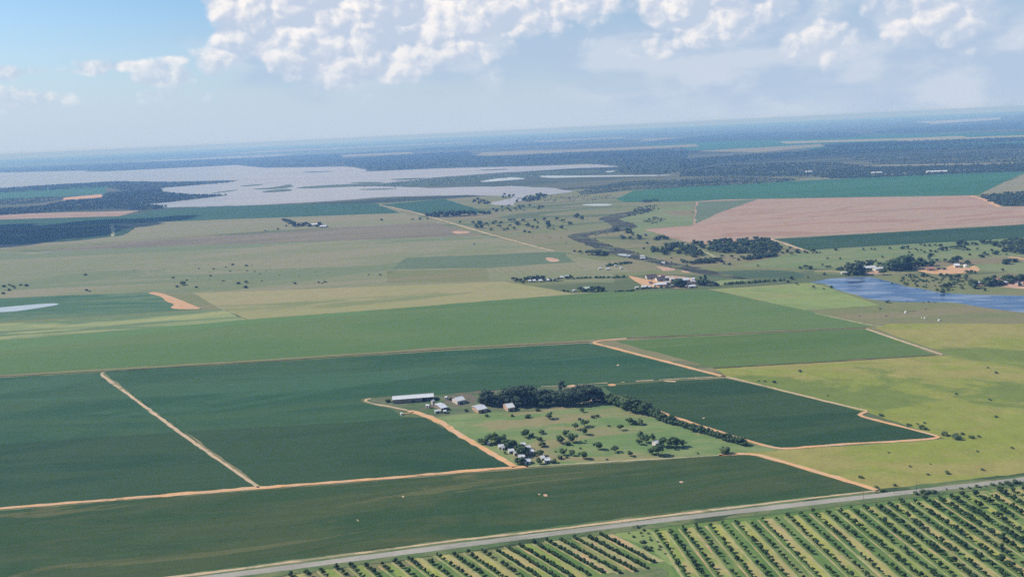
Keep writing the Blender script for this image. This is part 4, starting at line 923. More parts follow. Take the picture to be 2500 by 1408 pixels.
for i, (x, y, h) in enumerate(by_bearing([(283.7,2143.2,7.8),(299.1,2123.6,6.4),(321.9,2119.9,8.6),(310.7,2251,9.1),(317.3,2242.5,5),(317.4,2197.7,4.4),(346.7,2175.2,4.8),(355.5,2081.9,7.2),(372.8,2108.9,9.4),(378.1,2103.4,8.5),(387,2100,7.3),(364.7,2086.7,4.2),(326.4,2025.1,3.7),(304.3,1943.2,4.7),(315.1,1886.4,4.6),(332.7,1843.2,9.4),(338,1851.9,7.5),(336.8,1782.6,3.6),(475.1,1633.3,4.1),(551.3,1587.4,7.4),(556.7,1577.7,7.1),(542.6,1590,5.1),(600.2,1776.1,9.4),(581.6,1757.2,6.3),(583.1,1794.7,7.6),(570.3,1779.9,5.2),(615,1777.4,5.7),(617,1767.8,4.5),(628.9,1766.3,9.4),(634.4,1761.9,4.5),(603.2,1834.1,7),(456,1755.9,6.2),(439.5,1767.4,6.2),(475.3,1755.6,4.4),(460.2,1718.9,5.4),(421.4,1677.9,4.5),(427.9,1667.2,5.9),(350.4,1748.2,5),(475.3,1456.5,4.6),(483,1433.5,4),(498.5,1397.3,4.5),(521.9,1491.3,3.2),(491.1,1482.3,6.3)])):
    tree('far', x, y, h, 'lone tree near the riverside groves, %s from the left' % nth(i), 'trees near the riverside groves', name='acacia_tree', spread=1.35)

# bushes that break up the marsh channel and dot the valley
for x, y in fill([(146,2263.5),(196,2243.6),(277.5,2372.8),(353.8,2648.7),(360.7,2372),(289.3,2284.4),(210,2164.3),(278.4,1910.3),(318.1,1750.9),(355.6,1683.4),(338.5,1603),(286.2,1732.5),(217.8,1875.5),(175.5,2094.5)], 70, rng, 7):
    bush(x, y, rng.uniform(1.6, 3.6), 'low dark bush along the marsh channel', 'marsh channel bushes')
for x, y in fill([(-123.1,2700.2),(9.8,2813.8),(186.9,2728.8),(251,2571.2),(138.7,2266.3),(152.5,2063.6),(215.3,1855),(163.8,1961.4),(59.1,2207.7)], 45, rng, 12):
    bush(x, y, rng.uniform(1.2, 2.6), 'tiny bush dotting the grassy valley', 'valley bushes')
for x, y in fill([(-967.5,2148.4),(-450.1,2028.8),(-337.4,1706),(-543.7,1682.4),(-761.9,1740.4)], 45, rng, 12):
    bush(x, y, rng.uniform(0.9, 1.9), 'tiny faint shrub on the olive grazing land', 'grazing land shrubs')

# --- village trees and hedges
for i, (x, y, h) in enumerate(by_bearing([(282.5,1470.8,12.1),(286.1,1463.2,13.5),(290.7,1460.3,15),(295.7,1463.1,10.5),(291.4,1493.8,9.2),(274,1473.1,6),(323.6,1472.4,9.1),(343,1463,9.1),(347.4,1460.1,7.6),(353,1461.9,5.5),(337.4,1464.5,10.6),(330.8,1467.9,10.6),(355.4,1459.6,4.5),(280.3,1523.1,6.2),(326.7,1510.3,3.7)])):
    tree('far', x, y, h, 'dark tree among the village roofs, %s from the left' % nth(i), 'village trees', name='garden_tree', spread=1.3)
tree('conical', *[(328.7,1475.2,16)][0], 'shorter cypress at the right end of the village', name='cypress', spread=1.2)
tree('conical', *[(335.8,1469.1,19)][0], 'tall dark cypress at the right end of the village', name='cypress', spread=1.2)


def hedge(path, wd, h, label, name='hedge', mat='leaf_row', dens=0.8, group=None):
    rg = random.Random(int(abs(path[0][0]) * 7))
    V = []; Fc = []
    for (a, b) in zip(path[:-1], path[1:]):
        L = math.dist(a[:2], b[:2]); k = max(2, int(L / (wd * 0.55) * dens))
        for j in range(k):
            t = (j + rg.random()) / k
            hh = h * rg.uniform(0.65, 1.12)
            c = (a[0] * (1 - t) + b[0] * t + rg.gauss(0, wd * 0.12), a[1] * (1 - t) + b[1] * t + rg.gauss(0, wd * 0.12), hh * 0.45)
            v, f = blob(rg, c, wd * 0.55 * rg.uniform(0.75, 1.15), hh * 0.5 / (wd * 0.55), 1, 0.25)
            o = len(V); V.extend(v); Fc.extend([tuple(i + o for i in p) for p in f])
    ob = mesh_obj(name, V, Fc, M[mat])
    tag(ob, label, 'hedge', group)
    return ob


hedge([(367.1,1464.8),(385.7,1468.2),(415.4,1468.6),(439.5,1474.8),(476.2,1477.7)], 6, 5.5, 'long dark hedge running from village to pond')
hedge([(175.6,1447.7),(190,1446.3),(209.2,1447.7)], 4, 3.5, 'short clipped hedge left of the village front')
hedge([(214.7,1460),(233.7,1463.1),(251.3,1462.6),(280.5,1460.6),(296.3,1458.9)], 4, 4, 'dark hedge along the front of the village')
hedge([(115.7,1595.3),(144.6,1595),(183.4,1588.7),(211.5,1583.8)], 6, 5, 'dark hedge right of the row of white cottages')
hedge([(192.1,1720.9),(215.3,1735.9),(249.3,1753.5)], 8, 6, 'dark hedge behind the white huts above the village')
for i, (x, y, h) in enumerate(by_bearing([(2.6,1608.3,6.9),(9.1,1594.2,7.9),(16.1,1589.3,7.3),(26.1,1589.5,8.9),(32.9,1599.9,9.5),(38.2,1601.5,9),(46.3,1605.4,10.1),(51.4,1600.9,7.9),(58.1,1602.1,9),(62.5,1582.5,5.2),(71.5,1580,6.3),(80.5,1577.6,5.7),(88.7,1584.4,6.3),(20.5,1576,5.2),(104.1,1598.6,6.3),(110.8,1599.8,7.4)])):
    tree('far', x, y, h, 'tree along the row of white cottages, %s from the left' % nth(i), 'cottage row trees', name='garden_tree', spread=1.3)
for i, (x, y, h) in enumerate(by_bearing([(117.9,1468.6,8.8),(123.4,1461.9,7.3),(136.6,1461.1,8.7),(142.5,1459.6,9.7),(148.6,1460.6,9.7),(155.7,1458.8,7.8),(90.3,1473.1,4.4),(95.8,1465.1,3.9)])):
    tree('far', x, y, h, 'tree beside the pale green roofed house, %s from the left' % nth(i), 'green roof house trees', name='garden_tree', spread=1.4)
for i, (x, y, h) in enumerate(by_bearing([(-796,3050.5,12.3),(-776.8,3013.5,13.2),(-754.4,2962,14.9),(-727.9,2892.6,16.5),(-708.6,2841.5,14.3),(-696.4,2848.9,11.5),(-686.8,2857.4,12.5),(-676.1,2861.3,13.4),(-654.8,2818.2,12.3),(-627,2806.2,9.4),(-622.8,2829.5,13.2),(-784.4,2763.9,4.7),(-744.8,2767.1,6.5),(-743.2,2869.2,5.8)])):
    tree('far', x, y, h, 'tree round the lone white sheds in the distance, %s from the left' % nth(i), 'distant farm trees', name='farm_tree', spread=1.5)

# --- meadow and pond farm trees
MEADOW = by_bearing([(870.5,1803.7,4.6),(871.8,1790.1,5),(879.7,1783.3,5),(891.4,1784.3,5),(897.2,1777,5),(904.1,1782.3,4.6),(791.4,1776.2,4.9),(814,1765.7,7.5),(822.8,1762.6,7.9),(836.8,1733,4.1),(847.9,1714.6,5.2),(805,1715,4),(828.4,1700,5.1),(851.7,1703.8,4.8),(854.2,1700.6,4),(779.8,1665.9,4.3),(791.6,1675.5,4.6),(773.8,1630.7,4.5),(827.8,1663.4,4.7),(800.5,1593.8,6.2),(803.2,1596,4.8),(812.9,1587.8,6.5),(899.3,1735.7,6.4),(905.3,1736.1,6.8),(909.9,1736.9,6.4),(873.8,1720.1,8.2),(882.8,1723.1,8.2),(943.6,1790.3,9.7),(955.2,1799.4,8.6),(952.3,1800.5,7),(952.5,1777.8,9.7),(911.2,1716.8,11.2),(912,1731.2,9.4),(964,1773.7,7),(972.3,1773.2,6.6),(988.1,1783.3,9.8),(997.3,1790.6,7.9),(919.9,1711.4,5.2),(938.4,1707.3,4.9),(954.3,1682.7,5.6),(940.5,1643.7,8.4),(936.8,1642.7,6.6),(920.7,1648.1,6.5),(916,1629.7,5.8),(895,1617,6.4),(898.3,1615.9,6.1),(889.9,1647.2,5),(853.8,1469.3,4.9),(953.9,1632.5,3.6),(752.1,1772.3,4.8),(759.7,1772.2,4.5),(683.7,1786.1,5.9),(627.8,1684.5,4.2),(649.4,1674.2,4.2),(590.7,1608.5,4.6),(591.4,1587.4,4.3),(596.3,1585.9,4.3),(730.4,1668.8,4.2),(768.1,1663.1,3.5),(641.1,1761.2,3.6),(738,1779.7,4.5),(825.4,1724.8,4.4),(834.9,1752.1,3.7),(870,1727.5,4.1),(893.2,1534.6,8.6),(897.6,1533.2,10.3),(914.7,1552.5,6.9),(919.2,1551.1,7),(924.2,1549.5,7),(923.5,1708.9,3.4),(761,1570.8,3.4)])
for i, (x, y, h) in enumerate(MEADOW):
    tree('far', x, y, h, 'small tree or shrub on the bright meadow, %s from the left' % nth(i), 'meadow shrubs', name='meadow_shrub', spread=1.3)
tree('conical', *[(801.4,1621.8,13.2)][0], 'small cone shaped tree on the bright meadow', name='conifer', spread=1.9)
for x, y in fill([(999.9,1782.9),(1030.7,1791.7),(1096.5,1815.1),(1142.4,1804.5),(1033.8,1630.2),(986.1,1629.5),(976.9,1632.6),(958.5,1655.7),(992.7,1727.5)], 95, rng, 6):
    tree('far', x, y, rng.uniform(6, 10.5), 'dark tree in the grove on the meadow at the right edge', 'grove at the right edge', name='acacia_tree', spread=rng.uniform(1.2, 1.5))
for i, (x, y, h) in enumerate(by_bearing([(648.1,1590.8,10.9),(654.3,1588.9,9.9),(651.6,1574.9,11.5),(667.2,1584.9,11.9),(672,1583.4,11),(697.3,1621.3,5.1),(686.9,1578.8,7.3),(688,1563.8,8.2),(695.3,1561.6,9.9),(621.7,1564.6,11.4),(611.1,1530.2,14.3),(609.3,1512.6,18.9),(609.1,1499.3,21.9),(613,1498.2,18.8),(595.8,1498.7,9.4),(591.6,1495.6,6.2),(627.6,1516.2,6.3),(636.2,1522.8,4.8),(641.5,1521.3,4.1),(646.1,1519.9,4.8),(604.2,1550.8,7.1),(600.8,1553.7,5.5),(597.7,1557.5,4.5),(653,1486.6,10.4),(737.7,1553.5,13.3),(744.3,1556.3,10),(752.2,1558.7,15),(757.5,1557.1,11.7),(768,1553.9,11.7),(774,1556.9,9.4),(815.1,1573.9,7.5),(818.8,1567.7,11.9),(827.5,1570,13.7),(819.2,1562.6,8.5),(834.2,1548,8.5),(833.9,1543.3,6.8),(557.6,1509.7,4.7)])):
    tree('far', x, y, h, 'dark tree round the pond farm, %s from the left' % nth(i), 'pond farm trees', name='garden_tree', spread=1.25)
for i, (x, y, h) in enumerate(by_bearing([(681.8,1532.4,17.8),(683.9,1527.1,19.4),(687.1,1524.3,21),(691.7,1524.8,22.6),(696.4,1525.2,22.7),(701.4,1526.5,23.5),(707.2,1529.4,24.4),(711.8,1529.9,24.4),(717.3,1532,24.5),(721.4,1534.5,24.2)])):
    tree('row', x, y, h, 'tree in the solid screen right of the white farmhouse, %s from the left' % nth(i), 'pond farm screen trees', name='screen_tree', spread=1.3)
for x, y in fill([(646.7,1433.5),(675.9,1467.1),(712.6,1469.4),(762.7,1442.2),(761.9,1401.5),(730,1341.6),(680.6,1318.9),(671.5,1321.3),(657.6,1368.2),(644.1,1379.3)], 75, rng, 5):
    bush(x, y, rng.uniform(2.2, 5.0), 'grey green bush in the thicket along the pond bank', 'pond bank thicket')
for i, (x, y, h) in enumerate(by_bearing([(668.7,1308.1,7.1),(694.2,1351.1,7.4),(700.5,1353.1,8.3),(739.1,1353.9,10.5),(732.3,1333.8,13.3),(743.8,1367.6,9),(757.5,1348.9,12),(760.9,1348,15),(766.2,1348.1,13.5),(770.7,1349.1,10.5),(784,1349.2,8.5),(783.5,1353.1,7.6),(808.9,1388.4,7.8),(809.7,1380.3,10.2),(801.7,1359.5,13.7),(809.1,1368.9,10.8),(824.7,1376.2,9.3),(824.2,1368.6,12.4),(831.6,1374.3,10.9),(804,1336.5,6),(796.4,1399.8,6.2),(801.9,1402.3,6.9),(766,1424.6,6.3),(755.1,1427.7,6.9),(746.6,1421.9,6.2),(743,1431.1,5.6),(735.7,1311.6,4.4),(786.6,1461,6.4),(796.7,1466.7,5.8),(798.8,1457.4,4.8),(741.8,1439.8,6.3),(735.7,1450,5.7),(685,1456,6.2),(706.7,1454,7.8),(829,1352,12.3),(838,1349.6,12.3)])):
    tree('far', x, y, h, 'dark tree by the red huts and pond bank, %s from the left' % nth(i), 'pond bank trees', name='bank_tree', spread=1.3)
for i, (x, y, h) in enumerate(by_bearing([(526.7,1391.8,5.2),(561.3,1260.8,5.4),(510.1,1383.4,2.9),(617.7,1249,2.4),(609.3,1248,1.9),(532,1218.3,2.3),(521.2,1171.9,1.8),(632.9,1405.4,2.7),(591.2,1202.8,1.6),(486.9,1180.7,1.5),(624.6,1244.3,1.6),(593.9,1266.1,1.4)])):
    bush(x, y, h, 'bush on the near shore of the blue pond, %s from the left' % nth(i), 'pond shore bushes')

# --- verge shrubs and trees along the grey road
for i, (x, y, h) in enumerate(by_bearing([(270,614.5,1.7),(273.6,606.8,2.1),(292.8,599.1,2.8),(298.1,600,3.5),(299.5,599.1,3.2),(303.6,600.1,3.5),(305.9,599.8,3.2),(308.2,600.7,2.1),(329.8,605.2,2.1),(335.6,605,2.1),(342.3,606,2.9),(355,608.4,2.6),(361.3,609.1,2.5),(365.5,607.9,3.6),(373,610.1,3.4),(376.7,611.2,2.2),(284.9,617,1.3),(297.7,609,1.1),(277.7,591.4,2.7),(335.9,599.9,1.8),(318.6,605,1.4),(348.8,606.8,1.6)])):
    bush(x, y, h, 'roadside bush along the grey road, %s from the left' % nth(i), 'roadside bushes')
for i, (x, y, h) in enumerate(by_bearing([(80.2,567,2.4),(80.4,544.2,2.4),(81.1,534.8,3.2),(83,532.9,2.9)])):
    bush(x, y, h, 'bush on the grassy corner of the orchard, %s from the left' % nth(i), 'orchard corner bushes')

# ================================================================== orchard
U = np.array([math.cos(R(8.0)), math.sin(R(8.0))]); Vv = np.array([math.sin(R(8.0)), -math.cos(R(8.0))])
O0 = np.array([(92,560.1)][0])
PITCH = 9.75
sheet('orchard_ground', [tuple(O0 + U * -330 + Vv * -14 + Vv * 40), tuple(O0 + U * 8 + Vv * -10), tuple(O0 + U * 400 + Vv * -9), tuple(O0 + U * 400 + Vv * 160), tuple(O0 + U * -330 + Vv * 160)], 0.10, 'strip_green', 'grassy orchard floor below the grey road')
orch = []     # (distance, x, y, height, row, place)
org = random.Random(77)
NROW = 35
ALLEYS = []
for k in range(NROW):
    base = O0 + U * (k * PITCH)
    far_right = k / NROW
    # alley strip between this row and the next, every second one dry and yellow
    if k % 2 == 0 and k < 30:
        a = base + U * 1.6; b = base + U * (PITCH - 1.6)
        sheet('grass_strip', [tuple(a), tuple(b), tuple(b + Vv * 150), tuple(a + Vv * 150)], 0.16, 'strip_yellow', 'yellow grass alley between orchard rows, %s from the left' % nth(k // 2), jit=0.35, step=4)
    e = base - U * 2.3
    ribbon('mown_edge', [tuple(e), tuple(e + Vv * 60), tuple(e + Vv * 150)], 1.3 if k < 24 else 0.8, 0.22, 'strip_pale', 'pale mown edge beside orchard row %d from the left' % (k + 1), 0.4)
    t = org.uniform(0, 3); i = 0
    drift = 0.0
    while t < 150:
        big = 0.30 + 0.7 * min(1, max(0, (k - 9) / 14))
        drift = drift * 0.8 + org.uniform(-0.25, 0.25)
        p = base + Vv * t + U * org.gauss(0, 0.18)
        if org.random() > 0.09:
            h = (2.6 + 2.0 * big + drift * 0.9) * org.uniform(0.72, 1.22)
            if org.random() < 0.12: h *= 0.6
            orch.append((math.hypot(p[0], p[1]), float(p[0]), float(p[1]), h, k, i))
            i += 1
        t += 4.7 * org.uniform(0.85, 1.15)
# view wedge of the photograph on the ground, to choose the 300 that show largest
# left block: rows running slantwise, some grown together
UL = np.array([math.cos(R(9.6)), math.sin(R(9.6))]); VL = np.array([math.cos(R(-54.5)), math.sin(R(-54.5))])
TOPS = [(-154.5,522.8),(-145.5,525.7),(-136.3,528.1),(-126.1,530.4),(-116.7,531.1),(-104.8,528.3),(-95.3,530.2),(-87,533.8),(-79.2,538.1),(-68.1,537.6),(-60.2,541.9)] + [(-49,540.2),(-39.6,541.6),(-29.6,543.5),(-19,543.6),(-12.3,548.2),(-3.9,550.3),(5.8,553),(15.5,554.4),(24.7,555.3),(34.5,557),(44.7,556.3),(53.5,559.1)]
TOPS = sorted(TOPS)
LENS = [62] * 12 + [60] * 5 + [60, 60, 62, 62, 58, 52, 44]
for k, (x, y) in enumerate(TOPS):
    b = np.array([x, y]); L = LENS[min(k, len(LENS) - 1)]
    if k % 2 == 0:
        a = b + UL * 1.6; c = b + UL * 8.0
        sheet('grass_strip', [tuple(a), tuple(c), tuple(c + VL * L), tuple(a + VL * L)], 0.17, 'strip_yellow' if k < 18 else 'strip_pale', 'yellow alley in the slanting orchard block, %s from the left' % nth(k // 2), jit=0.35, step=4)
    e = b - UL * 1.8
    ribbon('mown_edge', [tuple(e), tuple(e + VL * L)], 1.2, 0.24, 'strip_pale', 'pale mown edge of slanting orchard row %d' % (k + 1), 0.4)
    if k >= 14:
        hedge([tuple(b), tuple(b + VL * L * 0.5), tuple(b + VL * L)], 2.6, 3.0, 'hedge like orchard row grown together, %s from the grassy corner' % nth(len(TOPS) - 1 - k), 'hedge_row', 'leaf_orchard', 0.75, 'grown together orchard rows')
    else:
        t = org.uniform(0, 3); i = 0
        while t < L:
            p = b + VL * t
            if org.random() > 0.12:
                orch.append((math.hypot(p[0], p[1]), float(p[0]), float(p[1]), org.uniform(2.4, 4.0), 100 + k, i))
                i += 1
            t += 4.6 * org.uniform(0.85, 1.2)
B0, B1, E0, E1 = [(-354.7,539.4),(301.4,478.2),(-468.8,736.8),(392.6,631.6)]
def inside(x, y):
    lo = B0[1] + (B1[1] - B0[1]) * (x - B0[0]) / (B1[0] - B0[0])
    return y > lo + 1.0 and x < B1[0] + (E1[0] - B1[0]) * (y - B1[1]) / (E1[1] - B1[1]) - 1.0
seen = [q for q in orch if inside(q[1], q[2])]
seen.sort(key=lambda q: -q[3] / q[0])
near = set((q[4], q[5]) for q in seen[:300])
for q in orch:
    if (q[4], q[5]) in near:
        tree('orchard', q[1], q[2], q[3], ('orchard tree %s from the grey road in row %s right of the orchard corner' % (nth(q[5]), nth(q[4])) if q[4] < 100 else 'slanting row orchard tree, %s from the road in row %s from the left' % (nth(q[5]), nth(q[4] - 100))), 'orchard trees', 'orchard_tree', spread=org.uniform(1.0, 1.25))


def merge(name, items, protos, mat, label, parent=None):
    """many small plants in one mesh: items are (x, y, height, spread)"""
    VV = []; FF = []; off = 0
    rg = np.random.default_rng(len(items))
    for (x, y, h, s) in items:
        pv, pf = protos[int(rg.integers(len(protos)))]
        a = rg.uniform(0, 6.283); ca, sa = math.cos(a), math.sin(a)
        X = (pv[:, 0] * ca - pv[:, 1] * sa) * h * s + x; Y = (pv[:, 0] * sa + pv[:, 1] * ca) * h * s + y
        VV.append(np.stack([X, Y, pv[:, 2] * h], 1)); FF.append(pf + off); off += len(pv)
    V = np.concatenate(VV); Fa = np.concatenate(FF)
    me = bpy.data.meshes.new(name)
    me.vertices.add(len(V)); me.vertices.foreach_set('co', V.astype(np.float32).ravel())
    me.loops.add(Fa.size); me.loops.foreach_set('vertex_index', Fa.astype(np.int32).ravel())
    me.polygons.add(len(Fa))
    me.polygons.foreach_set('loop_start', np.arange(0, Fa.size, 3, dtype=np.int32))
    me.update(calc_edges=True)
    me.materials.append(M[mat])
    o = link(bpy.data.objects.new(name, me), parent)
    tag(o, label, None, None, 'stuff')
    return o


def proto_tree(seed, lobes, w, z0, z1, r, sub=1):
    rg = random.Random(seed)
    V = []; Fc = []
    for i in range(lobes):
        a = rg.uniform(0, 6.28); t = rg.uniform(-0.8, 0.8)
        rad = w * math.sqrt(1 - t * t) * rg.uniform(0.3, 0.9)
        v, f = blob(rg, (rad * math.cos(a), rad * math.sin(a), (z0 + z1) / 2 + t * (z1 - z0) / 2), r * rg.uniform(0.75, 1.2), 0.85, sub, 0.25)
        o = len(V); V.extend(v); Fc.extend([tuple(q + o for q in p) for p in f])
    return np.array(V), np.array(Fc)


rest = [(q[1], q[2], q[3], org.uniform(1.0, 1.25)) for q in orch if (q[4], q[5]) not in near]
PO = [proto_tree(i, 5, 0.36, 0.3, 0.9, 0.24) for i in range(6)]
merge('orchard_trees', rest, PO, 'leaf_orchard', 'smaller young orchard trees filling the rest of the orchard rows')

sheet('grass_patch', [(48.4,502.8),(59.4,508),(70.4,511.1),(83.9,513),(92.7,503.8),(82.9,492.6),(47.6,495.8)], 0.2, 'verge', 'lush green grass corner at the bottom of the orchard')
# young trees scattered over the wedge between the blocks
for x, y in fill([(70.5,561.7),(87.8,562.4),(92.9,533.1),(96.8,513.9),(89.5,526.6),(79.5,546.1)], 14, org, 4.0):
    bush(x, y, org.uniform(1.0, 2.2), 'small bush on the wedge between the orchard blocks', 'orchard wedge bushes')
sheet('grass_patch', [(65.4,567.3),(87.3,566.3),(91.8,558.8),(95,532.9),(98.5,511.6),(93.9,509.9),(89.3,525.5),(78.3,545),(68,552.1),(63,557.5)], 0.2, 'lime', 'green grass wedge between the two orchard blocks')

# utility poles along the road
def pole(x, y, h, label):
    r = empty('utility_pole', (x, y, 0), R(8))
    tag(r, label, 'utility pole', 'utility poles by the grey road')
    n = 8
    v = []; f = []
    for z, rr in ((-0.3, 0.14), (h, 0.09)):
        for k in range(n):
            v.append((rr * math.cos(6.2832 * k / n), rr * math.sin(6.2832 * k / n), z))
    for k in range(n):
        f.append((k, (k + 1) % n, n + (k + 1) % n, n + k))
    f.append(tuple(range(n, 2 * n)))
    mesh_obj('post', v, f, M['pole'], r)
    box(r, 'cross_arm', (0, 0, h - 0.6), (0.09, 1.1, 0.07), 'pole')


def box(parent, name, c, s, mat):
    """box of half sizes s round c"""
    v = [(c[0] + a * s[0], c[1] + b * s[1], c[2] + d * s[2]) for d in (-1, 1) for a, b in ((-1, -1), (1, -1), (1, 1), (-1, 1))]
    f = [(0, 3, 2, 1), (4, 5, 6, 7), (0, 1, 5, 4), (1, 2, 6, 5), (2, 3, 7, 6), (3, 0, 4, 7)]
    return mesh_obj(name, v, f, M[mat], parent)


for i, (x, y) in enumerate(by_bearing([(252.1,595),(278.2,602.7),(296,605.4)] + [(145.4,592.7)] + [(68.2,577.6)])):
    pole(x, y, 8.0, 'thin wooden utility pole beside the grey road, %s from the left' % nth(i))

# ================================================================== buildings
def barn(name, cat, label, p0, p1, depth, wall, rise, roof='roof_white', walls='wall_pale', openside=None, door=True, windows=2, group=None, hip=False, shed=False):
    """gabled building: p0-p1 is the foot of the long side towards the camera, the house goes 'depth' back from it"""
    a = np.array(p0[:2]); b = np.array(p1[:2])
    L = float(np.linalg.norm(b - a)); ux = (b - a) / L
    rz = math.atan2(ux[1], ux[0])
    r = empty(name, (float(a[0]), float(a[1]), 0.1), rz)
    tag(r, label, cat, group)
    D = depth; W0 = wall; Hh = wall + rise
    # walls: front, back and two gables, each a slab of its own
    th = 0.12
    def slab(nm, quad, nrm, mat):
        v = [tuple(q) for q in quad] + [tuple(np.array(q) - np.array(nrm) * th) for q in quad]
        n = len(quad)
        f = [tuple(range(n)), tuple(reversed(range(n, 2 * n)))] + [(i, n + i, n + (i + 1) % n, (i + 1) % n) for i in range(n)]
        return mesh_obj(nm, v, f, M[mat], r)
    if openside is None:
        slab('wall', [(th, 0, -0.3), (L - th, 0, -0.3), (L - th, 0, W0), (th, 0, W0)], (0, -1, 0), walls)
    else:
        # the last part of the long side stands open on posts
        xo = L * openside
        slab('wall', [(th, 0, -0.3), (xo, 0, -0.3), (xo, 0, W0), (th, 0, W0)], (0, -1, 0), walls)
        slab('wall', [(xo, th, -0.3), (xo, D - th, -0.3), (xo, D - th, W0), (xo, th, W0)], (1, 0, 0), 'dark')
        for px_ in np.linspace(xo + (L - xo) / 2, L - 0.3, 2):
            box(r, 'post', (float(px_), 0.15, W0 / 2), (0.13, 0.13, W0 / 2), 'wall_pale')
    slab('wall', [(L - th, D, -0.3), (th, D, -0.3), (th, D, W0), (L - th, D, W0)], (0, 1, 0), walls)
    if shed:
        g0 = [(0, D, -0.3), (0, 0, -0.3), (0, 0, W0), (0, D, Hh)]; g1 = [(L, 0, -0.3), (L, D, -0.3), (L, D, Hh), (L, 0, W0)]
    else:
        g0 = [(0, D, -0.3), (0, 0, -0.3), (0, 0, W0), (0, D / 2, Hh), (0, D, W0)]
        g1 = [(L, 0, -0.3), (L, D, -0.3), (L, D, W0), (L, D / 2, Hh), (L, 0, W0)]
    slab('gable_wall', g0, (-1, 0, 0), walls)
    if openside is None:
        slab('gable_wall', g1, (1, 0, 0), walls)
    # roof: two sheets with an overhang and a ridge cap
    oh = min(0.5, D * 0.07); e = 0.10
    root = None
    def slope(nm, q):
        v = [tuple(p) for p in q] + [(p[0], p[1], p[2] + e) for p in q]
        f = [(3, 2, 1, 0), (4, 5, 6, 7), (0, 1, 5, 4), (1, 2, 6, 5), (2, 3, 7, 6), (3, 0, 4, 7)]
        return mesh_obj(nm, v, f, M[roof], r)
    if shed:
        k = rise / D
        ro = slope('roof', [(-oh, -oh, W0 + 0.03 - oh * k), (L + oh, -oh, W0 + 0.03 - oh * k), (L + oh, D + oh, Hh + 0.03 + oh * k), (-oh, D + oh, Hh + 0.03 + oh * k)])
    else:
        k = rise / (D / 2)
        ro = slope('roof', [(-oh, -oh, W0 + 0.03 - oh * k), (L + oh, -oh, W0 + 0.03 - oh * k), (L + oh, D / 2, Hh + 0.03), (-oh, D / 2, Hh + 0.03)])
        slope('roof', [(-oh, D / 2, Hh + 0.03), (L + oh, D / 2, Hh + 0.03), (L + oh, D + oh, W0 + 0.03 - oh * k), (-oh, D + oh, W0 + 0.03 - oh * k)])
        mesh_cap = box(r, 'ridge_cap', (L / 2, D / 2, Hh + 0.17), (L / 2 + oh, 0.22, 0.05), roof)
    if door:
        dw = min(1.8, L * 0.16)
        d = box(r, 'door', (L * 0.5, -0.02, min(W0 * 0.8, 2.4) / 2), (dw, 0.06, min(W0 * 0.8, 2.4) / 2), 'dark')
    for i in range(windows):
        x = L * ((i + 0.5) / windows)
        if door and abs(x - L * 0.5) < dw + 1.0: x = L * 0.5 + (dw + 1.3) * (1 if i >= windows / 2 else -1)
        if 0.8 < x < L - 0.8 and (openside is None or x < L * openside - 1):
            wn = box(r, 'window', (x, -0.02, W0 * 0.58), (0.55, 0.05, min(0.5, W0 * 0.2)), 'wall_pale')
            box(wn, 'pane', (x, -0.05, W0 * 0.58), (0.45, 0.04, min(0.4, W0 * 0.16)), 'glass')
    return r


def tank(x, y, rad, h, label, mat='tank', name='water_tank', group=None):
    r = empty(name, (x, y, 0.1))
    tag(r, label, 'tank', group)
    n = 20
    def ring(nm, prof, m):
        v = []; f = []
        for (q, z) in prof:
            for k in range(n):
                v.append((q * math.cos(6.2832 * k / n), q * math.sin(6.2832 * k / n), z))
        for i in range(len(prof) - 1):
            for k in range(n):
                a = i * n + k; b = i * n + (k + 1) % n
                f.append((a, b, b + n, a + n))
        f.append(tuple(range((len(prof) - 1) * n, len(prof) * n)))
        return mesh_obj(nm, v, f, M[m], r)
    ring('shell', [(rad, -0.2), (rad, h)], mat)
    ring('lid', [(rad * 1.03, h), (rad * 1.03, h + 0.08), (rad * 0.5, h + rad * 0.22), (rad * 0.15, h + rad * 0.3)], mat)
    return r


S5 = [(-132.6,880),(-89.5,884)]
barn('long_shed', 'shed', 'very long white roofed shed with an open bay at its right end', S5[0], S5[1], 13, 4.6, 1.8, 'roof_white', 'wall_brown', 0.72, True, 4)
q = [(-89.1,869.8),(-87.1,871.7)]; barn('small_shed', 'shed', 'tiny pale shed in front of the long shed open bay', q[0], q[1], 3, 4.2, 0.6, 'roof_grey', 'wall_pale', windows=0)
q = [(-78.3,847.5),(-72.3,850.9)]; barn('shed', 'shed', 'grey roofed open shed standing end on in the farmyard', q[0], q[1], 17, 3.2, 1.0, 'roof_grey', 'wall_brown', windows=0)
q = [(-95.9,861),(-92.3,858.7)]; barn('small_shed', 'shed', 'small white cube shed left of the end on grey shed', q[0], q[1], 3, 3.0, 0.5, 'roof_white', 'wall_pale', windows=1)
q = [(-84.4,840.7),(-78.6,842)]; barn('small_shed', 'shed', 'low white shed below the end on grey shed', q[0], q[1], 4, 2.6, 0.6, 'roof_white', 'wall_pale', windows=2)
q = [(-75.5,839),(-72.7,839.4)]; barn('small_shed', 'shed', 'little white shed right of the low white shed', q[0], q[1], 4, 2.6, 0.6, 'roof_white', 'wall_brown', windows=0)
q = [(-62.9,866.2),(-55.2,870.5)]; barn('barn', 'barn', 'white barn beside dark trees at the back of the farmyard', q[0], q[1], 13, 4.0, 2.2, 'roof_white', 'wall_pale', windows=2)
q = [(-77.7,886.3),(-75.2,885)]; barn('small_shed', 'shed', 'small white shed at the back edge of the farmyard', q[0], q[1], 3, 2.8, 0.6, 'roof_white', 'wall_pale', windows=0)
q = [(-40,834.2),(-31.3,838.8)]; barn('barn', 'barn', 'grey roofed barn with lit brick end in the middle of the yard', q[0], q[1], 15, 3.8, 1.6, 'roof_grey', 'wall_brick', windows=3)
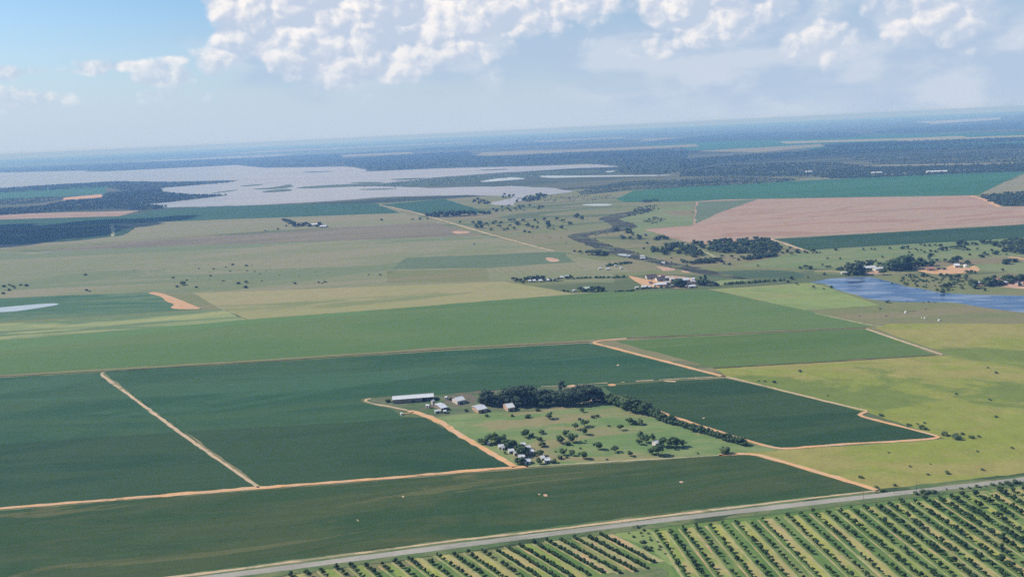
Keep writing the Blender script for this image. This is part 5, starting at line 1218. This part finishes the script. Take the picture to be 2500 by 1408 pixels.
q = [(-9.9,835.2),(-3.1,837.8)]; barn('barn', 'barn', 'white roofed barn with pink lit end below the grove', q[0], q[1], 14, 4.2, 2.2, 'roof_white', 'wall_brick', windows=2)
q = [(18.8,871.6),(26,875.1)]; barn('farmhouse', 'house', 'pale roofed farmhouse hidden in the dark grove', q[0], q[1], 12, 4.5, 3.4, 'roof_grey', 'wall_pale', windows=4)
q = [(77.1,856.6),(80,857.6)]; barn('garden_hut', 'hut', 'small white hut under the right end of the grove', q[0], q[1], 4, 3, 0.8, 'roof_white', 'wall_pale', windows=1)
q = [(82.7,863.8),(85.2,864.3)]; barn('garden_hut', 'hut', 'second small white hut under the right end of the grove', q[0], q[1], 4, 3, 0.8, 'roof_white', 'wall_pale', windows=1)
q = [(120.1,720),(124.4,722)]; barn('hut', 'hut', 'white hut between the paddock thickets', q[0], q[1], 6, 3.2, 1.2, 'roof_white', 'wall_pale', windows=1)
COTT = [([(-18.5,731.5),(-14.1,732.1)], 6, 'upper left cottage with white walls'), ([(-15.5,729),(-13.2,729.7)], 3, 'small outhouse below the upper left cottage'), ([(-9.6,719.9),(-4.9,720.8)], 5, 'second cottage down the left row'), ([(-5,714.2),(-2.3,714.8)], 3.5, 'small outhouse in the middle of the left row'), ([(-1,705),(4.2,705.8)], 5, 'third cottage down the left row'), ([(3.7,693.5),(8.8,694.6)], 6, 'lowest cottage of the left row near the track corner'), ([(1.6,734.4),(5.5,735)], 5, 'topmost cottage of the right row'), ([(5.7,726.3),(9.8,727)], 5, 'second cottage of the right row'), ([(8.9,715.9),(12.6,717)], 6, 'third cottage of the right row'), ([(18.5,700.7),(21.2,701.4)], 5, 'fourth cottage of the right row'), ([(20.9,693.8),(25.9,695.2)], 6, 'lowest cottage of the right row'), ([(-28.9,741.7),(-27.1,741.8)], 3, 'tiny white hut at the top of the cottage cluster')]
for q, dp, lb in COTT:
    barn('cottage', 'cottage', 'white roofed ' + lb, q[0], q[1], dp, 2.5, 1.1, 'roof_white', 'wall_pale', windows=2, group='cottages')
# village
VIL = [([(253.8,1476.8),(269.3,1476)], 12, 4.5, 3.0, 'roof_white', 'large pale hall in the village'), ([(225.2,1465.4),(234.1,1465.5)], 9, 3.5, 2.5, 'roof_white', 'white house at the left end of the village'), ([(273.9,1469),(284.6,1470.3)], 9, 3, 2.2, 'roof_white', 'white house right of the large village hall'), ([(287,1525.7),(293.6,1528.4)], 10, 4, 2.5, 'roof_white', 'white house at the back of the village'), ([(302.6,1508.1),(318.1,1512.7)], 14, 4, 3.0, 'roof_white', 'wide pinkish white house in the village'), ([(323.5,1520.1),(329.2,1520.3)], 9, 3, 2, 'roof_white', 'small white house at the village right end'), ([(319.2,1496.6),(324.7,1497.7)], 8, 3, 2, 'roof_grey', 'grey roofed house below the small white one'), ([(302.4,1449.1),(315.1,1450.6)], 9, 3.5, 2.2, 'roof_grey', 'beige house at the village front'), ([(248.6,1554.6),(267.6,1555.7)], 16, 3.5, 5, 'roof_thatch', 'dark thatched hall at the back of the village'), ([(262.5,1526.3),(278.4,1529)], 14, 3.5, 5, 'roof_thatch', 'second dark thatched hall in the village'), ([(215.2,1468),(219.9,1469.2)], 6, 2.5, 1.2, 'roof_white', 'tiny white hut at the village corner'), ([(303.2,1477.8),(318.5,1479.6)], 10, 3, 2.6, 'roof_thatch', 'brown thatched house in the village front'), ([(248.7,1481.5),(255.5,1482.2)], 7, 3, 1.8, 'roof_white', 'little white house left of the large hall'),
       ([(243.8,1506.7),(250.8,1507.4)], 7, 2.8, 1.6, 'roof_red', 'red roofed hut on the orange bare ground'), ([(273.5,1498.7),(279.7,1499.6)], 8, 3, 1.8, 'roof_grey', 'grey roofed house behind the village hedge'), ([(279.9,1545.8),(286.3,1546.8)], 8, 3, 1.8, 'roof_white', 'small white house between the thatched halls'), ([(299.5,1526.8),(306,1528.5)], 8, 3, 2, 'roof_grey', 'grey house left of the wide pinkish one'), ([(276.4,1570.1),(284.6,1571.5)], 8, 3, 1.8, 'roof_red', 'red roofed house at the top of the village'), ([(235.8,1466.7),(241.7,1466.8)], 6, 2.6, 1.5, 'roof_white', 'tiny white house by the front hedge')]
for q, dp, wl, rs, rf, lb in VIL:
    barn('village_house', 'house', lb, q[0], q[1], dp, wl * 0.85, rs * 0.85, rf, 'wall_pale', windows=3, group='village houses')
ROWC = [[(31.6,1579),(36.2,1579.2)], [(39.4,1579.8),(44.6,1579.9)], [(50.5,1576.8),(56.5,1576.6)], [(65.4,1578.7),(72.7,1578.2)], [(77.9,1578.3),(82.6,1578.5)], [(92.4,1601.9),(97.7,1601.9)], [(101.4,1608.7),(107.7,1608.5)]]
for i, q in enumerate(ROWC):
    barn('cottage', 'cottage', 'white cottage in the row left of the village, %s from the left' % nth(i), q[0], q[1], 7, 3, 2.0, 'roof_white', 'wall_pale', windows=2, group='row cottages')
q = [(123.4,1469.8),(136.3,1470.4)]; barn('house', 'house', 'house with a pale green roof near the long green field', q[0], q[1], 12, 3, 3, 'roof_green', 'wall_pale', windows=3)
q = [(105.6,1466.5),(109.3,1466.9)]; barn('hut', 'hut', 'tiny white hut left of the pale green roof', q[0], q[1], 5, 2.5, 1.2, 'roof_white', 'wall_pale', windows=1)
for i, q in enumerate([[(174.3,1687.1),(179.1,1687.4)], [(187.8,1676.1),(193.8,1676)], [(208.9,1712.2),(212.9,1712.7)], [(216.6,1681.4),(220.1,1682.1)]]):
    barn('hut', 'hut', 'small white hut on the slope above the village, %s from the left' % nth(i), q[0], q[1], 5, 2.6, 1.5, 'roof_white', 'wall_pale', windows=1, group='slope huts')
for i, q in enumerate([[(273.4,1794.6),(284,1793.6)], [(277.4,1820.6),(286.5,1820.1)]]):
    barn('pump_house', 'hut', '%s white pump house beside the marsh channel' % ('lower' if i == 0 else 'upper'), q[0], q[1], 6, 2.6, 1.5, 'roof_white', 'wall_pale', windows=1, group='pump houses')
q = [(305.1,1725.4),(311.1,1720.2)]; barn('hut', 'hut', 'tiny white hut above the pale bare scrape', q[0], q[1], 5, 2.2, 1.0, 'roof_white', 'wall_pale', windows=1)
# pond farm
q = [(634.4,1543.7),(666.9,1546.2)]; barn('farmhouse', 'house', 'long white roofed farmhouse above the pond', q[0], q[1], 12, 3.2, 2.6, 'roof_white', 'wall_brown', windows=5)
q = [(658.5,1530),(679.6,1535.8)]; barn('farmhouse', 'house', 'white roofed wing at the right of the long farmhouse', q[0], q[1], 10, 3, 2.2, 'roof_white', 'wall_pale', windows=3)
q = [(590.6,1513.5),(602.7,1512.7)]; barn('garage', 'garage', 'low pale garage left of the pond farm trees', q[0], q[1], 7, 2.6, 1.0, 'roof_white', 'wall_pale', windows=1)
q = [(739.2,1506.1),(751.9,1502.3)]; barn('barn', 'barn', 'pinkish barn on the orange yard', q[0], q[1], 9, 4.0, 2.2, 'roof_red', 'wall_brick', windows=2)
q = [(797.8,1522.7),(805.5,1520.4)]; barn('house', 'house', 'white house with dark trees on the orange yard', q[0], q[1], 12, 4.2, 2.6, 'roof_white', 'wall_pale', windows=2)
q = [(759.9,1511.8),(767.1,1511.5)]; barn('shed', 'shed', 'low dark shed right of the pinkish barn', q[0], q[1], 5, 2.6, 0.8, 'roof_thatch', 'wall_brown', windows=0)
q = [(768.1,1507.5),(774.6,1507.4)]; barn('shed', 'shed', 'second low dark shed right of the pinkish barn', q[0], q[1], 5, 2.6, 0.8, 'roof_thatch', 'wall_brown', windows=0)
tank(*[(816.7,1522.6)][0], 3.2, 4.2, 'round white water tank beside the white house on the orange yard')
HUTS = [[(751.9,1361.6),(762.9,1362.4)], [(777.8,1354.6),(783.5,1355.4)], [(796.9,1383.9),(801.6,1384.9)], [(791.6,1354.6),(798.3,1355.9)], [(816.1,1378.6),(820.7,1379.6)], [(805.3,1350.9),(813.1,1351.8)], [(801.6,1335.7),(808.1,1336.8)], [(815.3,1344.5),(824,1345.9)]]
for i, q in enumerate(HUTS):
    barn('village_hut', 'hut', 'pinkish earth coloured hut at the right edge, %s from the left' % nth(i), q[0], q[1], 7, 3, 1.8, 'roof_red' if i % 3 else 'roof_grey', 'wall_brick', windows=2, group='huts at the right edge')
# white tanks in the pasture below the pond
for (x, y), rr, lb in (([(555.7,1188.3)][0], 1.9, 'largest white tank in the pasture below the pond'), ([(561.2,1152.3)][0], 0.9, 'small white tank, left one of the close pair in the pasture'), ([(563.7,1148.6)][0], 1.4, 'white tank, right one of the close pair in the pasture'), ([(574.9,1131.7)][0], 1.7, 'white tank standing rightmost in the pasture below the pond'), ([(-118.8,842.8)][0], 1.7, 'small white tank beside the orange farm track spur')):
    tank(x, y, rr * 0.8, rr * 1.1, lb, group='pasture tanks')
ribbon('trough_line', [(551.3,1196.6),(560.4,1197.3),(575.8,1197.7)], 1.2, 0.4, 'furrow', 'dark worn line beside the largest white tank')
# far farms
for i, q in enumerate([[(-666.2,2848.4),(-621.6,2846)], [(-611.2,2774.8),(-590.8,2774.1)]]):
    barn('far_shed', 'shed', ('long' if i == 0 else 'short') + ' white shed of the lone farm in the middle distance', q[0], q[1], 22, 4, 3, 'roof_white', 'wall_pale', windows=3)
q = [(-785.8,2760.5),(-780.4,2762.2)]; barn('hut', 'hut', 'tiny white hut left of the lone distant farm', q[0], q[1], 8, 3, 2, 'roof_white', 'wall_pale', windows=1)
for q, lb in (([(1920,3945.4),(1999.6,3919.6)], 'long white shed at the wood edge above the broad teal field'), ([(1711.6,4042.2),(1756.1,4039.1)], 'pale shed left of the long white shed at the wood edge'), ([(1507.6,4351.3),(1538.7,4349.8)], 'pinkish shed far left along the wood edge')):
    barn('far_shed', 'shed', lb, q[0], q[1], 30, 5, 4, 'roof_white', 'wall_pale', windows=4)

# ================================================================== woods in the distance
PF = [proto_tree(40 + i, 3, 0.36, 0.25, 0.8, 0.34, 1) for i in range(6)]
wrg = random.Random(99)


def wood(poly, n, hmin, hmax, label, floor='woodfloor', name='woodland'):
    if floor:
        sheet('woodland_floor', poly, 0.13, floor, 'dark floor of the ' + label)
    it = [(x, y, wrg.uniform(hmin, hmax) * 0.68, wrg.uniform(1.1, 1.6)) for x, y in fill(poly, int(n * 2.6), wrg)]
    merge(name, it, PF, 'leaf_far', label)


wood([(-10931.5,17403),(-9969.8,17187.2),(-8692.5,17389.4),(-7384.9,17596.3),(-6045.9,17808.2),(-4674.4,18025.3),(-2971.5,16053.8),(-1670.6,8970.9),(-2699.2,9756.6),(-3409.4,11290.8),(-3617.1,11733),(-4740.1,12202.2),(-5713.5,12274),(-7130.4,13386.9),(-9784.8,15569.8)], 900, 12, 20, 'dark blue wood on the far lake shore')
wood([(-2117.3,11402.9),(-1742.4,12688.1),(-1128.7,13136.9),(-545,13301.9),(-360.4,9859.3),(551.6,10019.7),(2035.5,9696),(992.1,4732.3),(668.5,4961.8),(700.4,5455.3),(806.7,5978),(594.1,6846.7),(-68.7,6998.2),(-667.8,7404.6),(-1071,7226.3),(-1249.9,7849),(-1687.6,9063.1)], 1300, 10, 18, 'dark blue wood right of the lake')
wood([(1312.5,6551.4),(1844.4,6965.7),(2465.7,7141),(3209.7,8157.1),(3613.6,8490.3),(3695.2,7073.2),(4001,6460.8),(3604.9,5818.3),(2933.3,6184.1),(2222.4,6147.7),(1444.3,5808.3),(1009.7,5043.5)], 900, 10, 18, 'dark blue wood strip on the right plain')
wood([(995.3,4971.8),(1354.5,5447.2),(1711.2,5463.5),(1948.4,5157.1),(1945.1,4561.1),(1628.4,3966.7),(1400.3,4050.2),(1220.4,4343.5),(904.8,4521.4)], 700, 8, 14, 'grey scrub wood above the broad teal field', 'scrubfloor')
wood([(1720.6,4552.5),(1994.1,4505),(2233.6,4402.3),(2559.1,4274.4),(2611.9,4207.6),(2332.1,3753.6),(2256.5,3765.6),(1941,3822.3),(1571.4,3827),(1417.3,3915.6)], 700, 8, 14, 'dark wood edge above the broad teal field')
wood([(2266.1,5754.1),(2696.6,5683.3),(3382.1,5658.2),(3434.8,5542.3),(2676.1,4311.7),(2365.6,4519),(2074.1,4686.5),(2117.9,5164.4)], 500, 8, 12, 'pale scrub plain at the upper right', 'scrubfloor')
wood([(2203.2,14348),(5474,19508.2),(5614.1,14096.2),(4302.1,10194.1),(3123.9,11722.2),(2081.4,12079)], 300, 12, 18, 'low wooded ridge below the horizon')
wood([(6181.4,14821),(9766.6,16393.5),(10862,15744.6),(6908.6,10002.5),(6132,11166.5),(4992.3,11573.8)], 300, 12, 18, 'hazy wood near the horizon at the right')
wood([(-32744.4,48703.3),(-16814.6,34678),(-9724.2,32732),(-7436.3,25827.3),(-10961.8,25008.7),(-19958.9,29658.5)], 250, 12, 18, 'hazy wood strip far beyond the lake')
wood([(-2105.5,19203.7),(597.8,19034.5),(2570,16730.9),(2398,14714.2),(603.5,14850.2),(-1503,14953)], 300, 12, 18, 'dark band of bush beyond the lake right of centre')
wood([(61.6,8703.5),(1021.5,8838),(1870.5,8528.2),(1822.7,7968.2),(975.5,7809.9),(125.8,7704.5)], 300, 10, 16, 'dark wood band under the pale far strip')
wood([(3154.2,8741.4),(4134.6,8229.3),(5189.2,7505.3),(4719,6822.3),(3637.7,7237.3),(2792.6,7540)], 300, 12, 18, 'dark bush band across the far right plain')
wood([(-4159.8,6577.3),(-4299.1,7368.8),(-4038.9,7549.5),(-3465.1,7707.2),(-2727.6,6985),(-2125,6643.3),(-2037.3,6498.3),(-2034,6355),(-2393.4,5993.2),(-2540,5774.2),(-2999.8,6542.8),(-3274.8,6502.3),(-3782,6473.6),(-4011.4,6339.9)], 700, 8, 14, 'wood along the top of the lake spit')
wood([(-2845.2,4475.7),(-2666.6,4542.3),(-2482.7,4610.9),(-2557.4,5028),(-2386.7,5080.2),(-2600,5619.9),(-2540,5774.2),(-2369.4,5932.4),(-2175.2,5461.5),(-1854.1,5036.5),(-1558.8,4823.5),(-1703.8,4520.2),(-1821.5,4344.3),(-1638.5,4161.5),(-1586.6,4026.7),(-1677.1,3931.4),(-1917.1,4181.9),(-2157.5,4122.9),(-2391.2,4065.5),(-2584.4,4058.7)], 1100, 8, 14, 'dark wood covering the lower lake spit')
wood([(-3510.5,5539.1),(-3249.7,5551.8),(-2855.3,5481.6),(-2656,5191.4),(-2655.2,4936.7),(-2849.1,4858.2),(-3078.5,4848.5)], 200, 7, 11, 'scrub strip between the small fields of the spit', 'scrubfloor')
wood([(1515.9,2774),(1623.6,2828.3),(1716,2844.4),(1809.2,2867.6),(1542.1,2439.8),(1470.4,2433.2),(1416,2463.2),(1458.2,2612.4)], 160, 7, 12, 'dark grove at the right edge beside the red field')
wood([(-671.3,5442.7),(-427.9,5722.1),(-153.6,5830.9),(317.9,5854.3),(642.2,5718),(585.5,5294.3),(198.7,5237.6),(29.6,5230),(-173,4961.6),(-360.5,4783.7),(-549.3,4743.4),(-904.6,5067.4),(-730,5227.5)], 420, 4, 8, 'dark reedy thicket between the lake arms', 'reeds')
wood([(860.1,4298.5),(1140.9,4308.7),(1359.3,3931.2),(1190.4,3798.2),(756.8,3784.3)], 260, 5, 9, 'thorn scrub along the top of the broad teal field', 'scrubfloor')
wood([(307,3872.7),(591.9,4399.3),(894.7,4269.1),(788,3761.4),(569,3780.5),(404.1,3675.7),(309.5,3615.5)], 240, 4, 8, 'thorn scrub left of the broad teal field', 'scrubfloor')
wood([(16.6,3644.3),(309.5,3615.5),(422.6,3581.7),(418.8,3324.9),(284.9,3337),(96.7,3380.4)], 40, 4, 7, 'sparse thorn scrub on the valley head', None)
wood([(493.2,3213.1),(560.3,3238.9),(554.1,3144.9),(490.9,3101.1)], 30, 5, 8, 'dark thicket at the foot of the broad teal field', None)
wood([(387.9,2508.6),(448.9,2624.6),(466,2532.4),(410,2422.4)], 30, 3, 6, 'dull thicket on the green meadow', None)
wood([(353.8,2648.7),(441.9,2944.4),(516.4,3015.5),(499.1,2834.8),(418.9,2706.3)], 50, 4, 7, 'thicket along the head of the marsh', None)

# ================================================================== one cloud overhead that shades the left fields
def cloud(pts, alt, label):
    rg = random.Random(3)
    V = []; Fc = []
    off = sun_dir * (alt / sun_dir.z)
    for x, y, r in pts:
        for j in range(5):
            c = (x + off.x + rg.uniform(-0.5, 0.5) * r, y + off.y + rg.uniform(-0.5, 0.5) * r, alt + rg.uniform(0, 0.4) * r)
            v, f = blob(rg, c, r * rg.uniform(0.5, 0.8), 0.45, 3, 0.06)
            o = len(V); V.extend(v); Fc.extend([tuple(q + o for q in p) for p in f])
    o = mesh_obj('cloud', V, Fc, M['cloud'], smooth=True)
    tag(o, label, 'cloud', None)


CS = [(-2070.8,3345.1),(-1802.6,3205),(-1669.8,3244.5),(-1553.4,3293.7),(-1461.2,3372.6),(-1369.2,3424.8),(-1818.8,2929.2),(-1629.6,2890.1),(-1532.8,2943.9),(-2135.7,3109.8),(-1936,2812.3),(-1588.3,2766.8)]
cloud([(x, y, 190 if i < 4 else 120) for i, (x, y) in enumerate(CS)], 1700.0, 'low cumulus cloud whose shadow darkens the fields at the left')
# ================================================================== the air
def haze():
    x = 66000.0; z0 = -1.0; z1 = CAM_H + 12.0
    v = [(a * x, b * x, c) for c in (z0, z1) for a, b in ((-1, -1), (1, -1), (1, 1), (-1, 1))]
    f = [(0, 3, 2, 1), (4, 5, 6, 7), (0, 1, 5, 4), (1, 2, 6, 5), (2, 3, 7, 6), (3, 0, 4, 7)]
    m = bpy.data.materials.new('haze')
    m.use_nodes = True
    m.node_tree.nodes.clear()
    t = NT(m.node_tree)
    out = t.n('ShaderNodeOutputMaterial')
    pv = t.n('ShaderNodeVolumePrincipled')
    pv.inputs['Color'].default_value = (0.21, 0.415, 0.90, 1)
    pv.inputs['Density'].default_value = 0.000105
    pv.inputs['Absorption Color'].default_value = (0.77, 0.77, 0.77, 1)
    pv.inputs['Anisotropy'].default_value = 0.0
    t.t.links.new(pv.outputs[0], out.inputs['Volume'])
    o = mesh_obj('haze', v, f, m)
    tag(o, 'thin blue summer haze over the whole plain', None, None, 'stuff')


haze()
